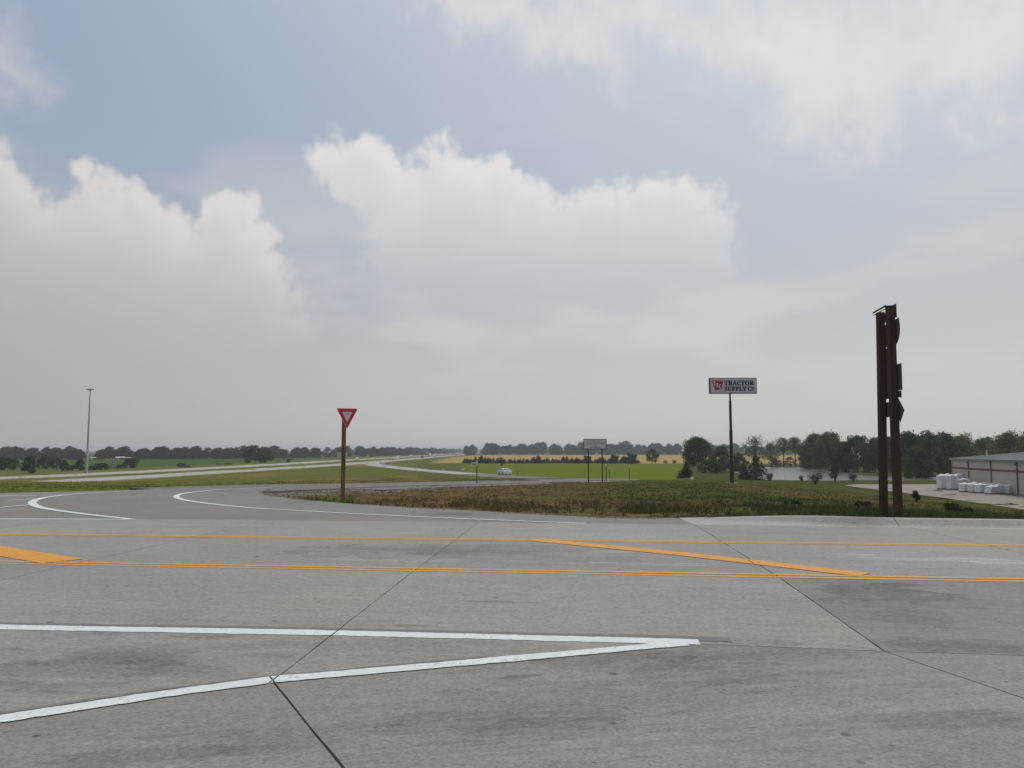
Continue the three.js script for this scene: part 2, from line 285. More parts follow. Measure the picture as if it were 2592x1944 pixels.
const texLane = concreteTexture(2048, 2048, 28, 15, [
  st(pxLane(1010, 1395), [1.5, .7], -.16), st(pxLane(1260, 1395), [1.7, .7], -.13), st(pxLane(1500, 1420), [1.2, .45], -.12),
  st(pxLane(930, 1418), [.5, .09], .22, [1, 6]), st(pxLane(1120, 1420), [.45, .1], .2, [1, 6]), st(pxLane(1260, 1388), [.6, .12], .24, [1, 6]), st(pxLane(1270, 1418), [.7, .06], .2, [1, 6]), st(pxLane(1450, 1425), [.6, .14], .2, [1, 6]), st(pxLane(1540, 1397), [.6, .16], .22, [1, 6]), st(pxLane(1640, 1427), [.8, .14], .2, [1, 6]),
  st(pxLane(2210, 1405), [.6, .12], .22, [1, 6]), st(pxLane(2380, 1416), [1.0, .18], .24, [1, 6]), st(pxLane(2520, 1424), [.6, .12], .2, [1, 6]),
  st(pxLane(2260, 1502), [.62, .55], -.24, [2, 3]), st(pxLane(2180, 1480), [.5, .4], -.16, [2, 3]), st(pxLane(2290, 1560), [.35, .5], -.12, [2, 3]), st(pxLane(2480, 1640), [.7, .2], -.22, [2, 3]), st(pxLane(2120, 1540), [.7, .8], -.10),
  st(pxLane(300, 1640), [.8, .45], -.17), st(pxLane(140, 1700), [.5, .5], -.15), st(pxLane(480, 1685), [.4, .22], -.16), st(pxLane(600, 1640), [.3, .1], -.12), st(pxLane(700, 1660), [.2, .12], -.13), st(pxLane(1080, 1640), [1.1, .3], -.10),
  st(pxLane(1280, 1524), [.42, .05], -.25, [4, 8]), st(pxLane(1035, 1585), [.18, .05], -.22, [4, 8]), st(pxLane(500, 1640), [2, 1.2], -.06), st(pxLane(1880, 1625), [.45, .1], -.16), st(pxLane(1500, 1345), [3, .35], -.05),
], 11, .6);
const texNear = concreteTexture(2048, 2048, 14, 9, [
  st(pxNear(1250, 1825), [.7, .22], -.14, [1.5, 5]), st(pxNear(1330, 1845), [.55, .16], -.14, [1.5, 5]), st(pxNear(960, 1830), [.45, .12], -.10, [1.5, 5]), st(pxNear(470, 1900), [.5, .18], -.16, [1.5, 5]), st(pxNear(600, 1890), [.5, .14], -.12, [1.5, 5]),
  st(pxNear(1820, 1660), [1.0, .35], -.16, [1.5, 5]), st(pxNear(1780, 1700), [.7, .4], -.13, [1.5, 5]), st(pxNear(1600, 1670), [1.2, .3], -.10, [1.5, 5]), st(pxNear(1320, 1715), [.12, .06], -.28, [6, 9]), st(pxNear(1950, 1720), [.7, .2], -.10, [1.5, 5]), st(pxNear(2400, 1820), [.5, .16], -.14, [1.5, 5]), st(pxNear(1650, 1760), [1.6, .35], -.09, [1.5, 5]), st(pxNear(2100, 1850), [1.4, .3], -.06, [1.5, 5]),
], 23, .7);
const bumpTex = dataTex(512, 512, (i, j) => { const v = 128 + 120 * (tnoise(i / 1.6, j / 1.6, 320) - .5) + 70 * (tnoise(i / 5, j / 5, 102) - .5) + 70 * (tnoise(i / 60, j / 2, 256) - .5); return [v, v, v]; }, false);
const bump = (k, l) => { const t = bumpTex.clone(); t.repeat.set(k, l); t.needsUpdate = true; return t; };
const laneBump = bump(14, 7.5), nearBump = bump(9, 6);
const tone = (t, b, k, r = .88) => new THREE.MeshStandardMaterial({ map: t, bumpMap: b, bumpScale: .004, roughness: r, color: new THREE.Color().setRGB(k, k, k) });
const laneMats = [.81, .77, .86, .61].map(k => tone(texLane, laneBump, k)), nearMats = [.71, .70].map(k => tone(texNear, nearBump, k));
const mouthMat = tone(texLane, laneBump, .60);
const jointMat = mat(.022, .02, .019, .95);

function inset(poly, g) {
  let area = 0; for (let i = 0, j = poly.length - 1; i < poly.length; j = i++) area += poly[j][0] * poly[i][1] - poly[i][0] * poly[j][1];
  const s = area > 0 ? 1 : -1, n = poly.length, out = [];
  for (let i = 0; i < n; i++) {
    const a = poly[(i + n - 1) % n], b = poly[i], c = poly[(i + 1) % n];
    const n1 = [-(b[1] - a[1]), b[0] - a[0]], n2 = [-(c[1] - b[1]), c[0] - b[0]], l1 = Math.hypot(...n1), l2 = Math.hypot(...n2);
    const u = [n1[0] / l1 * s, n1[1] / l1 * s], w = [n2[0] / l2 * s, n2[1] / l2 * s], k = 1 + u[0] * w[0] + u[1] * w[1];
    out.push([b[0] + (u[0] + w[0]) / k * g, b[1] + (u[1] + w[1]) / k * g]);
  }
  return out;
}
// a slab: flat top, thin sides, slightly chipped edges
function slabGeo(poly, top, thick, uvf, gap, seed) {
  const r = rng(seed), p0 = gap ? inset(poly, gap) : poly, p = [];
  for (let i = 0; i < p0.length; i++) { const a = p0[i], b = p0[(i + 1) % p0.length], l = Math.hypot(b[0] - a[0], b[1] - a[1]), n = gap ? Math.max(1, Math.min(28, Math.round(l / .22))) : 1; for (let k = 0; k < n; k++) { const t = k / n, j = k && gap ? (r() - .5) * .007 : 0, nx = -(b[1] - a[1]) / l, ny = (b[0] - a[0]) / l; p.push([lerp(a[0], b[0], t) + nx * j, lerp(a[1], b[1], t) + ny * j]); } }
  const tri = THREE.ShapeUtils.triangulateShape(p.map(q => new THREE.Vector2(q[0], q[1])), []), pos = [], uv = [];
  const put = (q, y) => { pos.push(q[0], y, -q[1]); uv.push(...uvf(q[0], q[1])); };
  for (const t of tri) { const [a, b, c] = t.map(k => p[k]); const cr = (b[0] - a[0]) * (c[1] - a[1]) - (b[1] - a[1]) * (c[0] - a[0]); for (const q of cr > 0 ? [a, b, c] : [a, c, b]) put(q, top); }
  if (thick) for (let i = 0; i < p.length; i++) { const a = p[i], b = p[(i + 1) % p.length]; put(a, top); put(b, top); put(b, top - thick); put(a, top); put(b, top - thick); put(a, top - thick); }
  const g = new THREE.BufferGeometry(); g.setAttribute('position', new THREE.Float32BufferAttribute(pos, 3)); g.setAttribute('uv', new THREE.Float32BufferAttribute(uv, 2)); g.computeVertexNormals(); return g;
}
const road = structure('crossroad');
part(road, 'joint_filler', slabGeo([[30, -14], [30, gutter(30)], [14, gutter(14)], [0, gutter(0)], [-60, gutter(-60)], [-60, -14]], -.026, 0, laneUV, 0, 1), jointMat);
const yFar = x => 15.22 - .0985 * x, yNear = x => 11.33 - .1147 * x;
const GAP = .0075;
const jx = i => [-26.2, -21.2, -16.2, -11.1, -6.03, -.79, 4.24, 8.9, 13.9, 18.9, 24][i], jointX = (i, d) => jx(i) + .08 * (d - 18.9);
const hit = (i, f) => { let d = f(jx(i)); for (let k = 0; k < 8; k++) d = f(jointX(i, d)); return [jointX(i, d), d]; };
const goreL = x => 6.006 + .573 * (x + 1.77), goreR = x => 6.74 - .106 * (x - 4.26);
const goreAt = i => i === 5 ? [-1.77, 6.006] : i === 6 ? [3.163, 6.875] : i > 6 ? hit(i, goreR) : [jointX(i, Math.max(-12, goreL(jx(i) - 1.2))), Math.max(-12, goreL(jx(i) - 1.2))];
let sk = 100;
const slabTone = [[0, 1, 0, 2, 0, 2, 0, 0, 1, 0], [1, 0, 2, 0, 0, 1, 0, 0, 0, 1], [0, 2, 0, 1, 0, 0, 3, 1, 0, 2]];
for (let i = 0; i < 10; i++) {
  const rows = [[hit(i, gutter), hit(i + 1, gutter), hit(i + 1, yFar), hit(i, yFar)], [hit(i, yFar), hit(i + 1, yFar), hit(i + 1, yNear), hit(i, yNear)], [hit(i, yNear), hit(i + 1, yNear), goreAt(i + 1), ...(i === 5 ? [[1.678, 7.131]] : i === 6 ? [[4.26, 6.74]] : []), goreAt(i)]];
  rows.forEach((p, k) => part(road, 'concrete_slab', slabGeo(p, 0, .03, laneUV, GAP, sk++), laneMats[slabTone[k][i]]));
}
for (const [p, m] of [[[[-9.5, goreL(-9.5)], [-1.77, 6.006], [3.63, -4], [-9.5, -4]], 0], [[[-1.77, 6.006], [1.678, 7.131], [3.163, 6.875], [6.25, -4], [3.63, -4]], 0], [[[3.163, 6.875], [4.26, 6.74], [8.1, goreR(8.1)], [8.9, -4], [6.25, -4]], 1], [[[8.1, goreR(8.1)], [22, goreR(22)], [22, -4], [8.9, -4]], 0]]) part(road, 'concrete_slab', slabGeo(p, 0, .03, nearUV, GAP, sk++), nearMats[m]);
// flat concrete of the ramp mouth, beyond the gutter joint
part(road, 'ramp_mouth', slabGeo([[4.2, gutter(4.2)], ...paved.slice(13, 29).map(p => [p[0], p[1]]), ...[-70, -16, -6, 0].map(x => [x, gutter(x)])], -.004, .2, laneUV, GAP, sk++), mouthMat);

// kerb: gutter pan and rolled kerb in lengths
{
  const kerb = structure('kerb'), kerbMat = tone(texLane, laneBump, 1.1);
  const prof = hgt => [[.008, -.004], [.30, -.012], [.40, hgt * .15], [.50, hgt * .6], [.565, hgt * .92], [.62, hgt], [.76, hgt], [.765, -.2]];
  const cuts = [4.2, 8.75, 13.7, 18.7, 23.8, 29, 34, 40];
  for (let k = 0; k + 1 < cuts.length; k++) {
    const pos = [], uv = [], x0 = cuts[k] + .006, x1 = cuts[k + 1] - .006, n = 14, P = [];
    for (let i = 0; i <= n; i++) { const x = lerp(x0, x1, i / n), hg = .15 * sstep(4.0, 7.5, x) + .004; P.push(prof(hg).map(([q, y]) => [x, gutter(x) + q + (q > .2 ? flare(x) : 0), y])); }
    for (let i = 0; i < n; i++) for (let j = 0; j < 7; j++) for (const [a, b] of [[i, j], [i + 1, j], [i + 1, j + 1], [i, j], [i + 1, j + 1], [i, j + 1]]) { const q = P[a][b]; pos.push(q[0], q[2], -q[1]); const t = laneUV(q[0], q[1]); uv.push(t[0], t[1] + q[2] / 15); }
    const g = new THREE.BufferGeometry(); g.setAttribute('position', new THREE.Float32BufferAttribute(pos, 3)); g.setAttribute('uv', new THREE.Float32BufferAttribute(uv, 2)); g.computeVertexNormals();
    part(kerb, 'kerb_length', g, kerbMat);
  }
  part(kerb, 'kerb_bed', slabGeo([...[3.9, 8, 14, 40].map(x => [x, gutter(x) + .02]), ...[40, 14, 8, 3.9].map(x => [x, gutter(x) + .5])], -.03, 0, laneUV, 0, 5), jointMat);
}

// ---------------------------------------------------------------- paint
const paintTex = (r, g, b, wear, seed) => dataTex(512, 512, (i, j) => { const n = fbm(i / 9 + seed, j / 9, 4), m = fbm(i / 60, j / 60 + seed, 3), f = tnoise(i / 1.6, j / 1.6, 320); const w = sstep(.60, .74, n * .7 + m * .3 + (f - .5) * .25) * wear, k = 1 + (m - .5) * .12 + (f - .5) * .07; return [lerp(r * k, 128, w), lerp(g * k, 125, w), lerp(b * k, 120, w)]; });
const whitePaint = new THREE.MeshStandardMaterial({ map: paintTex(208, 212, 210, .5, 3), roughness: .8 });
const yellowPaint = new THREE.MeshStandardMaterial({ map: paintTex(206, 148, 58, .5, 8), roughness: .8 });
const orangePaint = new THREE.MeshStandardMaterial({ map: paintTex(208, 142, 46, .5, 14), roughness: .8 });
const darkStripe = new THREE.MeshStandardMaterial({ map: paintTex(112, 109, 106, .7, 19), roughness: .9 });
const metreUV = (x, d) => [x / 1.4, d / 1.4];
// all joints that cross painted lines: [x0,d0,x1,d1]
const cross = []; for (let i = 0; i < 11; i++) cross.push([...hit(i, gutter), ...goreAt(i)]);
cross.push([-1.77, 6.006, 3.63, -4], [3.163, 6.875, 6.25, -4]);
function strip(name, pts, w, m, y = .004, o = {}) {   // ragged-edged line, cut where joints cross it
  const r = rng(sk++), L = [], Rr = [];
  const dense = []; for (let i = 0; i + 1 < pts.length; i++) { const l = Math.hypot(pts[i + 1][0] - pts[i][0], pts[i + 1][1] - pts[i][1]), n = Math.max(1, Math.round(l / (o.step || .06))); for (let k = 0; k < n; k++) dense.push([lerp(pts[i][0], pts[i + 1][0], k / n), lerp(pts[i][1], pts[i + 1][1], k / n)]); } dense.push(pts[pts.length - 1]);
  const jag = o.jag ?? .014;
  dense.forEach((p, i) => { const a = dense[Math.max(0, i - 1)], b = dense[Math.min(dense.length - 1, i + 1)], l = Math.hypot(b[0] - a[0], b[1] - a[1]), nx = -(b[1] - a[1]) / l, ny = (b[0] - a[0]) / l, hw = (typeof w === 'function' ? w(i / (dense.length - 1)) : w) / 2; const j1 = (r() - .5) * jag + (vnoise(p[0] * 3 + 7, p[1] * 3) - .5) * jag, j2 = (r() - .5) * jag + (vnoise(p[0] * 3, p[1] * 3 + 9) - .5) * jag; L.push([p[0] + nx * (hw + j1), p[1] + ny * (hw + j1)]); Rr.push([p[0] - nx * (hw + j2), p[1] - ny * (hw + j2)]); });
  const pos = [], uv = [], nrm = [];
  const put = q => { pos.push(q[0], y, -q[1]); uv.push(...metreUV(q[0], q[1])); nrm.push(0, 1, 0); };
  const clip = (poly, c, sgn) => {       // keep the side of the joint line
    const ex = c[2] - c[0], ey = c[3] - c[1], l = Math.hypot(ex, ey), f = q => sgn * ((q[0] - c[0]) * ey - (q[1] - c[1]) * ex) / l - GAP, out = [];
    for (let i = 0; i < poly.length; i++) { const a = poly[i], b = poly[(i + 1) % poly.length], fa = f(a), fb = f(b); if (fa >= 0) out.push(a); if (fa * fb < 0) { const t = fa / (fa - fb); out.push([lerp(a[0], b[0], t), lerp(a[1], b[1], t)]); } }
    return out;
  };
  for (let i = 0; i + 1 < dense.length; i++) {
    let polys = [[L[i], Rr[i], Rr[i + 1], L[i + 1]]];
    if (!o.uncut) for (const c of cross) {
      const ex = c[2] - c[0], ey = c[3] - c[1], l = Math.hypot(ex, ey), f = q => ((q[0] - c[0]) * ey - (q[1] - c[1]) * ex) / l, t = q => ((q[0] - c[0]) * ex + (q[1] - c[1]) * ey) / l / l;
      if (polys[0] && polys[0].length && t(dense[i]) > -.01 && t(dense[i]) < 1.01 && Math.abs(f(dense[i])) < .6) polys = polys.flatMap(p => [clip(p, c, 1), clip(p, c, -1)]).filter(p => p.length > 2);
    }
    for (const p of polys) { let ar = 0; for (let k = 0, j = p.length - 1; k < p.length; j = k++) ar += p[j][0] * p[k][1] - p[k][0] * p[j][1]; const q = ar > 0 ? p : p.slice().reverse(); for (let k = 1; k + 1 < q.length; k++) { put(q[0]); put(q[k]); put(q[k + 1]); } }
  }
  const g = new THREE.BufferGeometry(); g.setAttribute('position', new THREE.Float32BufferAttribute(pos, 3)); g.setAttribute('normal', new THREE.Float32BufferAttribute(nrm, 3)); g.setAttribute('uv', new THREE.Float32BufferAttribute(uv, 2));
  return part(o.parent || road, name, g, m);
}
const smooth = (px, e = 0, n = 60) => new THREE.CatmullRomCurve3(px.map(([u, v]) => { const [x, d] = ground(u, v, e); return new THREE.Vector3(x, 0, -d); }), false, 'centripetal').getPoints(n).map(p => [p.x, -p.z]);
// double yellow lines
for (const [f, s] of [[yNear, .105], [yFar, .085]]) for (const q of [-s, s]) strip('yellow_line', [[-26, f(-26) + q], [24, f(24) + q]], .115, yellowPaint);
// broad yellow diagonals of the painted median
const diag = (px) => { const [a, b, c, d] = px.map(p => ground(...p)); return [a, b, c, d]; };
{
  const [a0, a1, b0, b1] = diag([[-330, 1338], [140, 1419], [-330, 1345], [60, 1421]]);
  strip('yellow_diagonal', [[(a0[0] + b0[0]) / 2, (a0[1] + b0[1]) / 2], ground(160, 1421)], .62, orangePaint, .0075);
  strip('yellow_diagonal', [ground(1352, 1366.5), ground(1728, 1403), ground(2188, 1455.5)], .40, orangePaint, .0075);
}
// white gore lines and the darker strip beside each
strip('white_line', [[-13, 8.75], ground(0, 1588), ground(864, 1603), ground(1770, 1626)], .2, whitePaint);
strip('white_line', [ground(-420, 1905), ground(0, 1822), ground(420, 1758), ground(690, 1722), ground(1250, 1673), ground(1640, 1638), ground(1735, 1630.5)], .165, whitePaint, .0075);
strip('dark_strip', [[-13, 8.93], ground(0, 1579), ground(864, 1593.5), ground(1500, 1609), ground(1850, 1620)], t => .11 * (t > .93 ? 1.6 : 1), darkStripe, .0035);
strip('dark_strip', [ground(-300, 1858), ground(0, 1806), ground(420, 1744), ground(690, 1712), ground(1250, 1662)], .05, darkStripe, .0035);
// markings of the ramp mouth
strip('white_line', smooth([[330, 1242.6], [304, 1244], [240, 1247.5], [177, 1252], [127, 1257.5], [95, 1264], [82, 1271], [86, 1278], [104, 1285], [158, 1294], [237, 1304], [335, 1314.4]], 0, 160), t => lerp(.15, .25, Math.sin(t * Math.PI)), whitePaint, .006, { uncut: true, jag: .015 });
strip('white_line', smooth([[690, 1234], [620, 1236], [570, 1238.5], [506, 1244], [462, 1250], [446, 1256], [455, 1262.5], [492, 1270], [570, 1279.5], [640, 1286], [780, 1294], [920, 1301.5], [1100, 1310], [1260, 1316.6], [1480, 1325.2]], 0, 220), t => lerp(.14, .2, Math.sin(Math.min(1, t * 1.6) * Math.PI)), whitePaint, .006, { uncut: true, jag: .015 });
for (const l of [[[-300, 1313.4], [0, 1314], [330, 1314.8]], [[-200, 1298], [0, 1284.6], [76, 1277.6]], [[19, 1266.8], [101, 1262.2]], [[-80, 1257.5], [92, 1254.6]], [[104, 1254], [158, 1253.3]]]) strip('white_line', l.map(p => ground(...p)), .15, whitePaint, .0055, { uncut: true, step: .3 });
console.log('road done');

// ---------------------------------------------------------------- ramp and freeway ribbons
function ribbon(P, w0, w1, up, v = 6, skirt = .35) {
  const pos = [], uv = [], idx = [], C4 = skirt ? [[w0 - .02, -skirt], [w0, 0], [w1, 0], [w1 + .02, -skirt]] : [[w0, 0], [w1, 0]], n = C4.length; let run = 0;
  P.forEach((p, i) => { const a = P[Math.max(0, i - 1)], b = P[Math.min(P.length - 1, i + 1)], l = Math.hypot(b[0] - a[0], b[1] - a[1]), nx = -(b[1] - a[1]) / l, ny = (b[0] - a[0]) / l; if (i) run += Math.hypot(p[0] - P[i - 1][0], p[1] - P[i - 1][1]); for (const [w, y] of C4) { pos.push(p[0] + nx * w, p[2] + up + y, -(p[1] + ny * w)); uv.push(w / v, run / v); } if (i) for (let c = 0; c + 1 < n; c++) { const k = i * n + c; idx.push(k - n, k - n + 1, k + 1, k - n, k + 1, k); } });
  let g = new THREE.BufferGeometry(); g.setAttribute('position', new THREE.Float32BufferAttribute(pos, 3)); g.setAttribute('uv', new THREE.Float32BufferAttribute(uv, 2)); g.setIndex(idx); if (skirt) g = g.toNonIndexed(); g.computeVertexNormals();
  const q = g.attributes.normal; let ups = 0; for (let i = 0; i < q.count; i++) ups += q.getY(i); if (ups < 0) { const ix = Array.from({ length: g.index ? g.index.count : g.attributes.position.count }, (_, i) => g.index ? g.index.array[i] : i); for (let i = 0; i < ix.length; i += 3) { const t = ix[i]; ix[i] = ix[i + 1]; ix[i + 1] = t; } g.setIndex(ix); g.computeVertexNormals(); } return g;
}
const paveTex = dataTex(512, 512, (i, j) => { const v = 160 + 30 * (tnoise(i / 30, j / 60, 17) - .5) + 24 * (tnoise(i / 6, j / 40, 85) - .5) + 22 * (tnoise(i / 1.5, j / 1.5, 341) - .5); return [v, v * .985, v * .955]; });
const paveMat = k => new THREE.MeshStandardMaterial({ map: paveTex, roughness: .9, color: new THREE.Color().setRGB(...k) });
const rampRoad = structure('ramp'), freeway = structure('freeway');
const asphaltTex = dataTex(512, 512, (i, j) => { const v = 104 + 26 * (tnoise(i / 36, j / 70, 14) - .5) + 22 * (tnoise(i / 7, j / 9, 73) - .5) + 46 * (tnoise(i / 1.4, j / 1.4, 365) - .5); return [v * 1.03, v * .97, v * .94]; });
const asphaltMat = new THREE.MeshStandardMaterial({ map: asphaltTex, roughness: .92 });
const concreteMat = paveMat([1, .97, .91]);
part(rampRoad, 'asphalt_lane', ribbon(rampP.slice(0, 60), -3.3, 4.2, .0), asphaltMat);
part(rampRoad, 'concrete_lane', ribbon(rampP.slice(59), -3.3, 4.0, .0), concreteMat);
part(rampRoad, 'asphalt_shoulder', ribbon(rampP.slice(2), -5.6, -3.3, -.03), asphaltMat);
part(rampRoad, 'edge_line', ribbon(rampP.slice(60), 3.45, 3.62, .02, 6, 0), whitePaint);
for (const [P, a] of [[nearP, 1], [farP, -1]]) {
  part(freeway, 'carriageway', ribbon(P, -5.9, 5.9, 0, 6), concreteMat);
  for (const w of [-3.8, 3.8]) part(freeway, 'edge_line', ribbon(P, w - .09, w + .09, .03, 2, 0), whitePaint);
}
// lot beside the store
structure('parking_lot', slabGeo(lot, -4.2, .05, (x, d) => [x / 6, d / 6], 0, 3), paveMat([.66, .59, .55]));
strip('lot_line', [ground(2310, 1236, -4.19), ground(2345, 1239, -4.19)], .2, whitePaint, -4.194, { uncut: true, jag: 0, parent: scene.getObjectByName('parking_lot') });
// pond
{
  const s = new THREE.CatmullRomCurve3(pond.map(p => new THREE.Vector3(p[0], 0, -p[1])), true, "centripetal").getPoints(160).slice(0, -1).map(p => [p.x, -p.z]);
  const grown = s.map(p => { const dx = p[0] - 88, dd = p[1] - 215, l = Math.hypot(dx, dd); return [p[0] + dx / l * 2.5, p[1] + dd / l * 2.5]; });
  const wb = dataTex(512, 512, (i, j) => { const v = 128 + 90 * (tnoise(i / 16, j / 5, 256 / 8) - .5) + 60 * (tnoise(i / 5, j / 2.5, 102) - .5); return [v, v, v]; }, false);
  structure('pond_water', slabGeo(grown, -4.42, 0, (x, d) => [x / 9, d / 9], 0, 4), new THREE.MeshStandardMaterial({ color: new THREE.Color().setRGB(.10, .10, .085), roughness: .22, bumpMap: wb, bumpScale: .05 }));
}
console.log('ribbons done');

// ---------------------------------------------------------------- vegetation
function leafGeo(blobs, n, size, seed, o = {}) {          // many small folded leaf clumps through the crown's lobes
  const r = rng(seed), pos = [], col = [], tints = blobs.map(() => [.72 + r() * .62, .88 + r() * .24]), tot = blobs.reduce((a, b) => a + b[3] ** 2, 0), base = o.tone || [.052, .075, .028];
  const sph = () => { const z = r() * 2 - 1, a = r() * 6.2832, q = Math.sqrt(1 - z * z); return [q * Math.cos(a), z, q * Math.sin(a)]; };
  for (let i = 0; i < n; i++) {
    let t = r() * tot, bi = 0; for (let q = 0; q < blobs.length; q++) { t -= blobs[q][3] ** 2; if (t <= 0) { bi = q; break; } } const b = blobs[bi];
    const s = sph(), k = b[3] * Math.pow(r(), .3) * (.9 + .2 * r()) * (r() < .2 ? 1.2 + r() * .35 : 1), c = [b[0] + s[0] * k, b[1] + s[1] * k * (o.flat || .82), b[2] + s[2] * k];
    const a = sph(), m = size * (.55 + r() * .9);
    const nx = a[0] * .8 + s[0] * .6, ny = a[1] * .8 + s[1] * .6 + .25, nz = a[2] * .8 + s[2] * .6, l = Math.hypot(nx, ny, nz) || 1;
    const N = [nx / l, ny / l, nz / l], up = Math.abs(N[1]) < .9 ? [0, 1, 0] : [1, 0, 0];
    let U = [up[1] * N[2] - up[2] * N[1], up[2] * N[0] - up[0] * N[2], up[0] * N[1] - up[1] * N[0]]; const ul = Math.hypot(...U); U = U.map(q => q / ul);
    const V = [N[1] * U[2] - N[2] * U[1], N[2] * U[0] - N[0] * U[2], N[0] * U[1] - N[1] * U[0]], th = r() * 6.28, cs = Math.cos(th), sn = Math.sin(th);
    const P = (x, y, z = 0) => c.map((q, j) => q + (U[j] * (x * cs - y * sn) + V[j] * (x * sn + y * cs) + N[j] * z) * m);
    const A = P(-.6, 0), B = P(0, -.38, .16), D = P(.7, .05), E = P(.05, .42, .14);
    pos.push(...A, ...B, ...D, ...A, ...D, ...E);
    const v = (.7 + r() * .6) * tints[bi][0], w = (r() - .5) * .25 + tints[bi][1] - 1; for (let q = 0; q < 6; q++) col.push(base[0] * v * (1 + w), base[1] * v, base[2] * v * (1 - w));
  }
  const g = new THREE.BufferGeometry(); g.setAttribute('position', new THREE.Float32BufferAttribute(pos, 3)); g.setAttribute('color', new THREE.Float32BufferAttribute(col, 3)); g.computeVertexNormals(); return g;
}
function limb(a, b, r0, r1, n = 6) { const A = new THREE.Vector3(...a), B = new THREE.Vector3(...b), d = B.clone().sub(A), g = new THREE.CylinderGeometry(r1, r0, d.length(), n, 1); g.translate(0, d.length() / 2, 0); g.applyQuaternion(new THREE.Quaternion().setFromUnitVectors(new THREE.Vector3(0, 1, 0), d.normalize())); g.translate(...a); return g; }
const leafMat = new THREE.MeshPhysicalMaterial({ vertexColors: true, roughness: .95, specularIntensity: .25, transmission: .4, thickness: 0, side: THREE.DoubleSide });
const barkMat = mat(.055, .045, .036, .95);
// broadleaf tree, built at its real height in metres
function broadleaf(name, h, w, seed, o = {}) {
  const r = rng(seed), g = new THREE.Group(); g.name = name;
  const blobs = [], limbs = [], th = h * (o.bare ?? .22), nb = o.lobes || 26;
  limbs.push(limb([0, -.4, 0], [(r() - .5) * .3, th, (r() - .5) * .3], h * .022, h * .016, 8));
  limbs.push(limb([0, th * .95, 0], [(r() - .5) * w * .12, h * .72, (r() - .5) * w * .12], h * .016, h * .006, 7));
  for (let i = 0; i < nb; i++) {
    const t = (i + .5) / nb, y = lerp(th + h * .07, h * .93, Math.pow(t, .9)) + (r() - .5) * h * .07, prof = Math.sin(Math.PI * clamp(lerp(.22, .93, t))) * (o.cone ? (1 - t * .75) : 1);
    const a = i * 2.4 + r() * 1.2, q = w * .5 * prof * (.2 + .68 * Math.sqrt(r())), br = Math.min(w * .5, h * .34) * (.24 + .32 * r() * r() + .05) * (o.lobe || 1);
    const c = [Math.cos(a) * q, y, Math.sin(a) * q]; blobs.push([...c, br]);
    const y0 = lerp(th * .7, y * .8, .6); limbs.push(limb([0, Math.min(y0, h * .66), 0], c, h * .008, h * .002, 5));
    if (o.sparse && r() < .5) limbs.push(limb(c, [c[0] * 1.25, c[1] + br, c[2] * 1.25], h * .003, h * .001, 4));
  }
  blobs.push([(r() - .5) * w * .1, h * .92, 0, h * .08]);
  part(g, 'trunk', merge(limbs), barkMat);
  part(g, 'crown', leafGeo(blobs, o.leaves || 1400, o.leaf || .5, seed + 7, o), leafMat);
  return g;
}
function cedar(name, h, w, seed, leaves, leaf, tn) {
  const r = rng(seed), g = new THREE.Group(); g.name = name; const blobs = [];
  for (let i = 0; i < 14; i++) { const t = i / 13, a = i * 2.4, q = w * .28 * (1 - t * .9) * (.6 + r() * .7); blobs.push([Math.cos(a) * q, h * (.10 + .86 * t), Math.sin(a) * q, w * lerp(.30, .07, Math.pow(t, .8))]); }
  part(g, 'trunk', limb([0, -.3, 0], [0, h * .9, 0], h * .03, h * .006, 6), barkMat);
  part(g, 'crown', leafGeo(blobs, leaves, leaf, seed + 3, { flat: 1, tone: tn || [.040, .054, .028] }), leafMat);
  return g;
}
function shrub(name, h, w, seed, leaves, leaf, tn) {
  const r = rng(seed), g = new THREE.Group(); g.name = name; const blobs = [], st = [];
  for (let i = 0; i < 9; i++) { const a = i * 2.4, q = w * .30 * r() + w * .05, y = h * (.28 + .45 * r()); blobs.push([Math.cos(a) * q, y, Math.sin(a) * q, Math.min(h * .34, w * .26) * (.8 + .4 * r())]); st.push(limb([0, -.15, 0], [Math.cos(a) * q, y, Math.sin(a) * q], h * .02, h * .008, 4)); }
  part(g, 'stem', merge(st), barkMat);
  part(g, 'crown', leafGeo(blobs, leaves, leaf, seed + 3, { tone: tn }), leafMat);
  return g;
}
const put = (proto, x, d, turn, s, label, cat, group, sink = 0) => { const c = proto.clone(); c.name = numbered(proto.name); c.position.set(x, level(x, d) - sink, -d); c.rotation.y = turn; c.scale.set(...(Array.isArray(s) ? s : [s, s, s])); tag(c, label, cat, group); scene.add(c); return c; };

